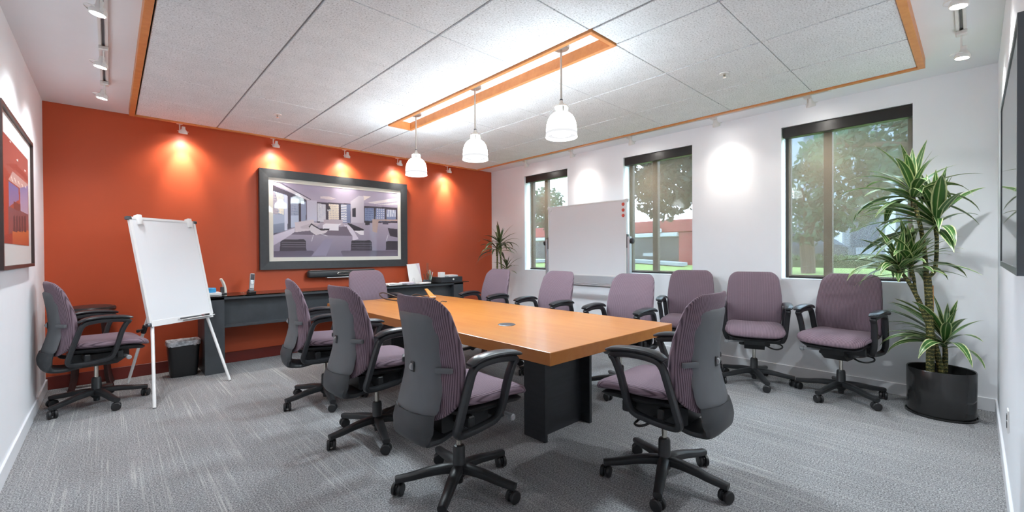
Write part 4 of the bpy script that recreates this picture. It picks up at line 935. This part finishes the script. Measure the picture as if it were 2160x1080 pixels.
# local +x runs towards -y of the room, front faces local -y (room -x)
mesh_obj('writing_surface', bx(-w / 2 + 0.015, w / 2 - 0.015, -0.010, 0.010, z0 + 0.015, z1 - 0.015), 'board_white', t, False)
mesh_obj('board_frame', ring(BM(), w, z1 - z0, 0.018, -0.016, 0.016, z=hc), 'white_metal', t, False)
for s in (-1, 1):
    for z in (z0 + 0.014, z1 - 0.014): mesh_obj('corner_cap', bx(s * w / 2 - 0.02, s * w / 2 + 0.02, -0.019, 0.019, z - 0.02, z + 0.02, 0.009, 2), 'white_metal', t)
    mesh_obj('upright', bx(s * (w / 2 + 0.035) - 0.016, s * (w / 2 + 0.035) + 0.016, -0.026, 0.026, 0.09, 1.47, 0.004), 'alu', t, False)
    mesh_obj('pivot_plate', bx(s * (w / 2 + 0.008) - 0.006, s * (w / 2 + 0.008) + 0.010, -0.018, 0.018, 1.33, 1.50, 0.002), 'steel_dark', t, False)
    kn = mesh_obj('pivot_knob', lathe(BM(), [(0.010, 0), (0.032, 0.004), (0.036, 0.014), (0.034, 0.032), (0.024, 0.042), (0.006, 0.044)], 12, mtx=align((s, 0, 0), (s * (w / 2 + 0.051), 0, 1.415))), 'caster_black', t)
    ft = mesh_obj('foot', bx(s * (w / 2 + 0.035) - 0.02, s * (w / 2 + 0.035) + 0.02, -0.27, 0.27, 0.065, 0.10, 0.006), 'alu', t, False)
    for q in (-0.24, 0.24):
        b = lathe(BM(), [(0.020, -0.012), (0.028, -0.009), (0.028, 0.009), (0.020, 0.012)], 16, mtx=Matrix.Translation((s * (w / 2 + 0.035), q, 0.028)) @ Matrix.Rotation(math.pi / 2, 4, 'Y')); cyl(b, (s * (w / 2 + 0.035), q, 0.03), (s * (w / 2 + 0.035), q, 0.07), 0.008)
        mesh_obj('caster', b, 'caster_black', ft)
mesh_obj('cross_bar', bx(-w / 2 - 0.02, w / 2 + 0.02, -0.02, 0.02, 0.82, 0.865, 0.004), 'alu', t, False)
mesh_obj('pen_tray', bx(-0.55, 0.55, -0.075, -0.02, 0.838, 0.846, 0.002), 'alu', t, False)
for z in (1.875, 1.803, 1.735):
    m_ = thing('board_magnet', {1.875: 'top', 1.803: 'middle', 1.735: 'bottom'}[z] + ' round red magnet in the upper right corner of the whiteboard', 'magnet', (4.70 - 0.0102, 3.60 - 0.605, z), group='red magnets on the whiteboard')
    mesh_obj('magnet_disc', lathe(BM(), [(0.019, 0), (0.021, 0.003), (0.018, 0.010), (0.006, 0.012)], 18, mtx=align((-1, 0, 0))), 'red_magnet', m_)
m_ = thing('board_magnet', 'white magnet in the upper left corner of the whiteboard', 'magnet', (4.70 - 0.0102, 3.60 + 0.61, 1.885))
mesh_obj('magnet_disc', lathe(BM(), [(0.022, 0), (0.024, 0.004), (0.020, 0.014), (0.006, 0.016)], 18, mtx=align((-1, 0, 0))), 'white_metal', m_)
# ---------------------------------------------------------------- dracaenas
def leaf_mesh(elev, droop, mat, wid, fold=0.18, twist=0.0):
    n = 9; p = Vector((0, 0, 0)); a = elev; me = bpy.data.meshes.new('leaf'); V = []; F = []; U = []
    for i in range(n + 1):
        s = i / n
        wv = wid * (0.30 + 0.70 * min(1, s / 0.35) ** 0.8) * max(0.03, (1 - max(0, (s - 0.45) / 0.55) ** 1.7))
        tw = twist * s
        for q, u in ((-1, 0.0), (0, 0.5), (1, 1.0)):
            off = Vector((-math.sin(a) * fold * wv * abs(q), q * wv * math.cos(tw), math.cos(a) * fold * wv * abs(q) + q * wv * math.sin(tw)))
            V.append(p + off); U.append((u, s))
        a -= droop * (0.35 + 1.3 * s) / n
        p = p + Vector((math.cos(a), 0, math.sin(a))) / n
    for i in range(n):
        for q in range(2):
            k = i * 3 + q; F.append((k, k + 1, k + 4, k + 3))
    me.from_pydata([tuple(v) for v in V], [], F); uv = me.uv_layers.new(name='UVMap')
    for l in me.loops: uv.data[l.index].uv = U[l.vertex_index]
    me.materials.append(MATS[mat])
    for pl in me.polygons: pl.use_smooth = True
    return me
def leaf_set(mat, wid):
    rn = random.Random(11); out = []
    for elev, droop in ((1.35, 0.25), (1.2, 0.5), (1.05, 0.8), (0.85, 0.7), (0.8, 1.3), (0.55, 0.9), (0.5, 1.7), (0.25, 0.8), (0.2, 1.5), (-0.05, 0.9)):
        out.append(leaf_mesh(elev, droop, mat, wid, twist=rn.uniform(-0.7, 0.7)))
    return out
def crown(parent, c, n, length, leaves, rn, matn, lo=0, hi=10, tilt=(0, 0)):
    m = lathe(BM(), [(0.010, -0.10), (0.014, -0.05), (0.016, 0.0), (0.008, 0.06), (0.002, 0.09)], 10); o = mesh_obj('leaf_crown', m, 'cane', parent); o.location = c; o.rotation_euler = (*tilt, 0)
    for i in range(n):
        s = i / n; k = min(9, max(0, int(lo + (hi - lo) * s + rn.uniform(-1, 1))))
        l = bpy.data.objects.new('leaf', leaves[k]); COL.objects.link(l); l.parent = o
        l.location = (0, 0, 0.05 - 0.10 * s); L = length * rn.uniform(0.75, 1.15) * (0.72 + 0.28 * min(1, s * 3))
        wc = Vector(c) + parent.location; reach = (0.45, 0.6, 0.75, 0.85, 0.85, 0.95, 0.85, 0.98, 0.9, 0.98)[k]
        for tr_ in range(9):                                  # keep every leaf clear of the walls
            ph = i * 2.399 + rn.uniform(-0.3, 0.3) + tr_ * 0.9; ex, ey = wc.x + L * reach * math.cos(ph), wc.y + L * reach * math.sin(ph)
            if ex < XW - 0.035 and YR + 0.05 < ey < YO - 0.03: break
        else: L *= 0.5
        l.scale = (L, L, L); l.rotation_euler = (rn.uniform(-0.12, 0.12), rn.uniform(-0.1, 0.1), ph)
def canes(parent, pts, r0, r1):
    p = catmull(pts, 6); mesh_obj('cane', sweep(BM(), p, lambda q: (r0 + (r1 - r0) * q,) * 2, 10, (1, 0.2, 0)), 'cane', parent)

PX, PY = 4.735, 0.185
t = thing('potted_dracaena', 'tall variegated dracaena in a round black pot in the right corner', 'plant', (PX, PY, 0))
mesh_obj('pot', lathe(BM(), [(0.175, 0.0), (0.19, 0.004), (0.196, 0.02), (0.199, 0.352), (0.196, 0.357), (0.190, 0.352), (0.186, 0.27), (0.04, 0.27)], 56), 'pot_black', t)
mesh_obj('saucer', lathe(BM(), [(0.185, 0.0), (0.205, 0.001), (0.208, 0.014), (0.203, 0.016), (0.2, 0.004)], 48), 'pot_black', t)
mesh_obj('soil', lathe(BM(), [(0.01, 0.298), (0.12, 0.292), (0.186, 0.285), (0.186, 0.272)], 36), 'soil', t)
q = lambda *P: [(x - PX, y - PY, z) for x, y, z in P]
canes(t, q((4.719, 0.242, 0.28), (4.722, 0.243, 0.635), (4.714, 0.253, 0.971), (4.705, 0.262, 1.09)), 0.026, 0.024)
canes(t, q((4.705, 0.262, 1.07), (4.695, 0.274, 1.27), (4.675, 0.295, 1.457), (4.635, 0.335, 1.69)), 0.016, 0.013)
canes(t, q((4.712, 0.255, 1.06), (4.754, 0.218, 1.13), (4.767, 0.208, 1.32), (4.762, 0.213, 1.49)), 0.015, 0.012)
canes(t, q((4.79, 0.176, 0.28), (4.743, 0.222, 0.56), (4.677, 0.286, 0.822), (4.610, 0.35, 1.009), (4.545, 0.41, 1.13)), 0.022, 0.011)
canes(t, q((4.677, 0.286, 0.80), (4.640, 0.322, 0.95), (4.633, 0.33, 1.046), (4.617, 0.345, 1.16)), 0.013, 0.010)
canes(t, q((4.80, 0.166, 0.28), (4.807, 0.161, 0.448), (4.805, 0.164, 0.545)), 0.020, 0.014)
mesh_obj('bamboo_stake', cyl(BM(), q((4.733, 0.225, 0.28))[0], q((4.735, 0.232, 1.0))[0], 0.009, 0.008), 'bamboo', t)
lv = leaf_set('dracaena_leaf', 0.078); rn = random.Random(21)
crown(t, q((4.632, 0.338, 1.72))[0], 32, 0.46, lv, rn, 'cane')
crown(t, q((4.762, 0.213, 1.49))[0], 40, 0.50, lv, rn, 'cane')
crown(t, q((4.545, 0.41, 1.13))[0], 28, 0.40, lv, rn, 'cane', 1, 9)
crown(t, q((4.617, 0.345, 1.17))[0], 28, 0.40, lv, rn, 'cane', 0, 9)
crown(t, q((4.805, 0.164, 0.55))[0], 34, 0.42, lv, rn, 'cane', 0, 8)

SX, SY = 4.70, 5.34
t = thing('potted_dracaena', 'small dark dracaena in the far corner beside the far window', 'plant', (SX, SY, 0))
mesh_obj('pot', lathe(BM(), [(0.13, 0.0), (0.14, 0.004), (0.165, 0.30), (0.17, 0.31), (0.16, 0.31), (0.15, 0.26), (0.03, 0.26)], 36), 'pot_black', t)
mesh_obj('soil', lathe(BM(), [(0.01, 0.285), (0.10, 0.28), (0.152, 0.27), (0.15, 0.26)], 24), 'soil', t)
canes(t, [(-0.03, 0.02, 0.26), (-0.05, 0.02, 0.7), (-0.04, 0.02, 1.0), (-0.03, 0.03, 1.32)], 0.020, 0.013)
canes(t, [(0.02, -0.02, 0.26), (0.03, -0.03, 0.7), (0.02, -0.02, 1.0), (0.0, -0.0, 1.36)], 0.020, 0.013)
canes(t, [(0.05, 0.03, 0.26), (0.07, 0.0, 0.6), (0.09, -0.05, 0.93)], 0.016, 0.012)
lv = leaf_set('dracaena_leaf_dark', 0.066)
crown(t, (0.0, 0.0, 1.42), 24, 0.40, lv, rn, 'cane', 0, 10)
crown(t, (-0.04, 0.03, 1.32), 18, 0.42, lv, rn, 'cane', 3, 10)
crown(t, (0.10, -0.06, 1.0), 18, 0.32, lv, rn, 'cane', 1, 9)

# ---------------------------------------------------------------- outdoors
def groundz(x, y): return 0.35 + 0.42 * max(0, min(1, (x - 6) / 8)) + 0.22 * max(0, min(1, (y - 6) / 4)) * max(0, min(1, (x - 7) / 5))
b = BM(); N = 24
gv = [[b.verts.new((5.6 + 16 * i / N, -8 + 34 * j / N, groundz(5.6 + 16 * i / N, -8 + 34 * j / N))) for j in range(N + 1)] for i in range(N + 1)]
for i in range(N):
    for j in range(N): b.faces.new((gv[i][j], gv[i + 1][j], gv[i + 1][j + 1], gv[i][j + 1]))
o = mesh_obj('lawn', b, 'lawn'); o['kind'] = 'structure'
o = mesh_obj('street', bx(21.6, 60, -20, 50, 0.4, 0.62), 'asphalt', None, False); o['kind'] = 'structure'
# red building seen through the middle and far windows
t = thing('red_building', 'red building with a white band and dark front beyond the lawn', 'building', (15.0, 9.6, 0.5))
mesh_obj('wall', bx(0.05, 4, -3.1, 5.5, 0, 1.95), 'red_paint', t, False)
mesh_obj('fascia', bx(-0.35, 4.1, -3.2, 5.6, 1.47, 1.92, 0.03), 'red_paint', t, False)
mesh_obj('white_band', bx(-0.42, 0.05, -2.45, 5.6, 1.32, 1.47, 0.02), 'white_paint', t, False)
mesh_obj('shopfront', bx(0.0, 0.06, -2.4, 5.5, 0.1, 1.32), 'dark_glass', t, False)
mesh_obj('pillar', bx(-0.3, 0.05, -3.15, -2.45, 0, 1.47, 0.02), 'red_paint', t, False)
for k in range(6): mesh_obj('louvre', bx(0.0, 0.05, -3.6, -3.1, 1.0 + k * 0.12, 1.06 + k * 0.12), 'red_paint', t, False)
for y in (0.1, 1.2, 2.3, 3.4): mesh_obj('window', bx(-0.02, 0.02, y - 1.6, y - 1.0, 0.62, 0.74), 'white_paint', t, False)
mesh_obj('lamp_box', bx(-0.5, -0.42, -1.9, -1.6, 1.46, 1.62, 0.03), 'white_paint', t, False)
b = BM(); pk = [(13.6, 6.5), (13.6, 8.0), (13.0, 9.5), (11.8, 11.5), (12.2, 11.6), (13.4, 9.6), (14.0, 8.1), (14.0, 6.5)]
vs = [b.verts.new((x, y, groundz(x, y) + 0.03)) for x, y in pk]; b.faces.new(vs); r_ = bmesh.ops.extrude_face_region(b, geom=b.faces[:])
for e in r_['geom']:
    if isinstance(e, bmesh.types.BMVert): e.co.z += 0.10
o = mesh_obj('kerb', b, 'kerb', None, False); o['kind'] = 'structure'
# pale office building with white columns
t = thing('office_building', 'pale office building with white columns across the street', 'building', (30.0, 3.0, 0.62))
mesh_obj('wall', bx(0, 6, -16, 10, 0, 9.0), 'facade_pale', t, False)
for k in range(12): mesh_obj('column', bx(-0.5, 0.0, -15.6 + k * 2.2, -15.2 + k * 2.2, 0, 3.0), 'facade_white', t, False)
mesh_obj('cornice', bx(-0.6, 0.0, -16, 10, 3.0, 3.4), 'facade_white', t, False)
for r_ in range(3):
    for k in range(11): mesh_obj('window', bx(-0.05, 0.02, -14.9 + k * 2.2, -13.7 + k * 2.2, (0.9, 3.9, 6.4)[r_], (2.6, 5.4, 7.9)[r_]), 'facade_glass', t, False)
# parked car
t = thing('parked_car', 'dark parked car seen low in the near window', 'car', (22.6, 5.6, 0.62), R(90))
b = BM(); prism(b, [(-2.1, 0.25), (2.1, 0.25), (2.15, 0.62), (1.9, 0.82), (0.95, 0.92), (-1.6, 0.92), (-2.1, 0.8)], -0.85, 0.85, 1); mesh_obj('body', b, 'car_dark', t, False)
b = BM(); prism(b, [(1.0, 0.90), (0.3, 1.38), (-1.1, 1.40), (-1.75, 0.90)], -0.72, 0.72, 1); mesh_obj('cabin', b, 'facade_glass', t, False)
mesh_obj('roof', bx(-1.1, 0.3, -0.7, 0.7, 1.38, 1.44, 0.02), 'car_dark', t, False)
for x in (-1.35, 1.35):
    for y in (-0.8, 0.8): mesh_obj('wheel', lathe(BM(), [(0.2, -0.1), (0.32, -0.09), (0.32, 0.09), (0.2, 0.1)], 18, mtx=Matrix.Translation((x, y, 0.32)) @ Matrix.Rotation(math.pi / 2, 4, 'X')), 'tyre', t)
# trees and hedge: trunk plus a cloud of leaves
def foliage(name, n, blobs, size, mat, parent, seed):
    r_ = np.random.default_rng(seed); V = []; F = []
    w_ = np.array([bb[3] ** 2 for bb in blobs]); w_ = w_ / w_.sum()
    for i in range(n):
        bb = blobs[r_.choice(len(blobs), p=w_)]; d = r_.normal(size=3); d /= np.linalg.norm(d); rr = bb[3] * r_.uniform(0.3, 1) ** 0.5
        c = np.array(bb[:3]) + d * rr * np.array([1, 1, 0.8]); a = r_.normal(size=3); a /= np.linalg.norm(a); e = np.cross(a, r_.normal(size=3)); e /= np.linalg.norm(e)
        s = size * r_.uniform(0.6, 1.3); k = len(V)
        V += [tuple(c - a * s), tuple(c + e * s * 0.45), tuple(c + a * s), tuple(c - e * s * 0.45)]; F.append((k, k + 1, k + 2, k + 3))
    me = bpy.data.meshes.new(name); me.from_pydata(V, [], F); me.materials.append(MATS[mat]); o = bpy.data.objects.new(name, me); COL.objects.link(o); o.parent = parent; o['kind'] = 'stuff'; return o
def tree(lab, loc, trunk_h, blobs, n, size, mat, seed):
    t = thing('tree', lab, 'tree', loc, group='trees outside the windows')
    b = BM(); tube(b, [(0, 0, 0), (0.05, 0.03, trunk_h * 0.5), (0, 0.05, trunk_h)], 0.16, 10)
    for bb in blobs[:5]: tube(b, [(0, 0.03, trunk_h * 0.75), ((bb[0]) * 0.5, bb[1] * 0.5, (trunk_h + bb[2]) * 0.5), tuple(bb[:3])], 0.05, 6)
    mesh_obj('trunk', b, 'bark', t); foliage('foliage', n, blobs, size, mat, t, seed)
tree('broad dark tree filling the upper middle window', (11.0, 4.4, 0.6), 1.9, [(0, 1.0, 2.6, 1.1), (0, 2.1, 2.9, 1.0), (0.3, 0.2, 2.7, 0.9), (0, 1.2, 3.8, 1.2), (0.2, 2.4, 4.0, 1.0), (-0.4, 0.3, 3.7, 0.9), (0.6, 1.7, 2.1, 0.7)], 7000, 0.11, 'leaf_deep', 1)
tree('leafy tree at the left of the near window', (13.0, 2.9, 0.7), 1.0, [(0, 0, 1.3, 0.75), (0, -0.8, 1.7, 0.8), (0.2, 0.2, 2.2, 0.8), (0, -0.6, 2.9, 0.9), (0, -1.6, 2.4, 0.7)], 3600, 0.10, 'leaf_green', 2)
tree('tree with high branches at the right of the near window', (11.5, -0.6, 0.6), 2.4, [(0, 1.0, 3.2, 0.8), (0, 2.0, 3.3, 0.7), (0.2, 0.0, 3.0, 0.8), (0, 1.6, 2.5, 0.5), (-0.3, 2.6, 2.9, 0.5)], 2200, 0.10, 'leaf_green', 3)
tree('sparse tree reaching into the far window', (10.0, 10.2, 0.6), 1.6, [(0.4, -0.9, 1.6, 0.35), (0.1, -0.6, 2.2, 0.4), (0, 0.4, 2.4, 0.7), (0, 0.6, 1.6, 0.5)], 1600, 0.09, 'leaf_deep', 4)
tree('distant tree added behind the red building to cover bright sky in the far window', (20.5, 19.0, 0.5), 1.8, [(0, -1.2, 2.4, 1.3), (0, 0.6, 2.8, 1.4), (0.3, 2.2, 2.3, 1.2), (0, -0.2, 4.0, 1.2)], 3200, 0.16, 'leaf_green', 6)  # added tree, placed to block part of the overbright sky
t = thing('hedge', 'clipped green hedge along the lawn below the near window view', 'hedge', (16.0, 1.6, 0.75))
mesh_obj('stems', bx(-0.2, 0.2, -4.5, 4.2, 0, 0.22), 'hedge_green', t, False)
foliage('foliage', 4200, [(0, -4.2 + 0.35 * k, 0.22, 0.26) for k in range(25)], 0.07, 'hedge_green', t, 5)
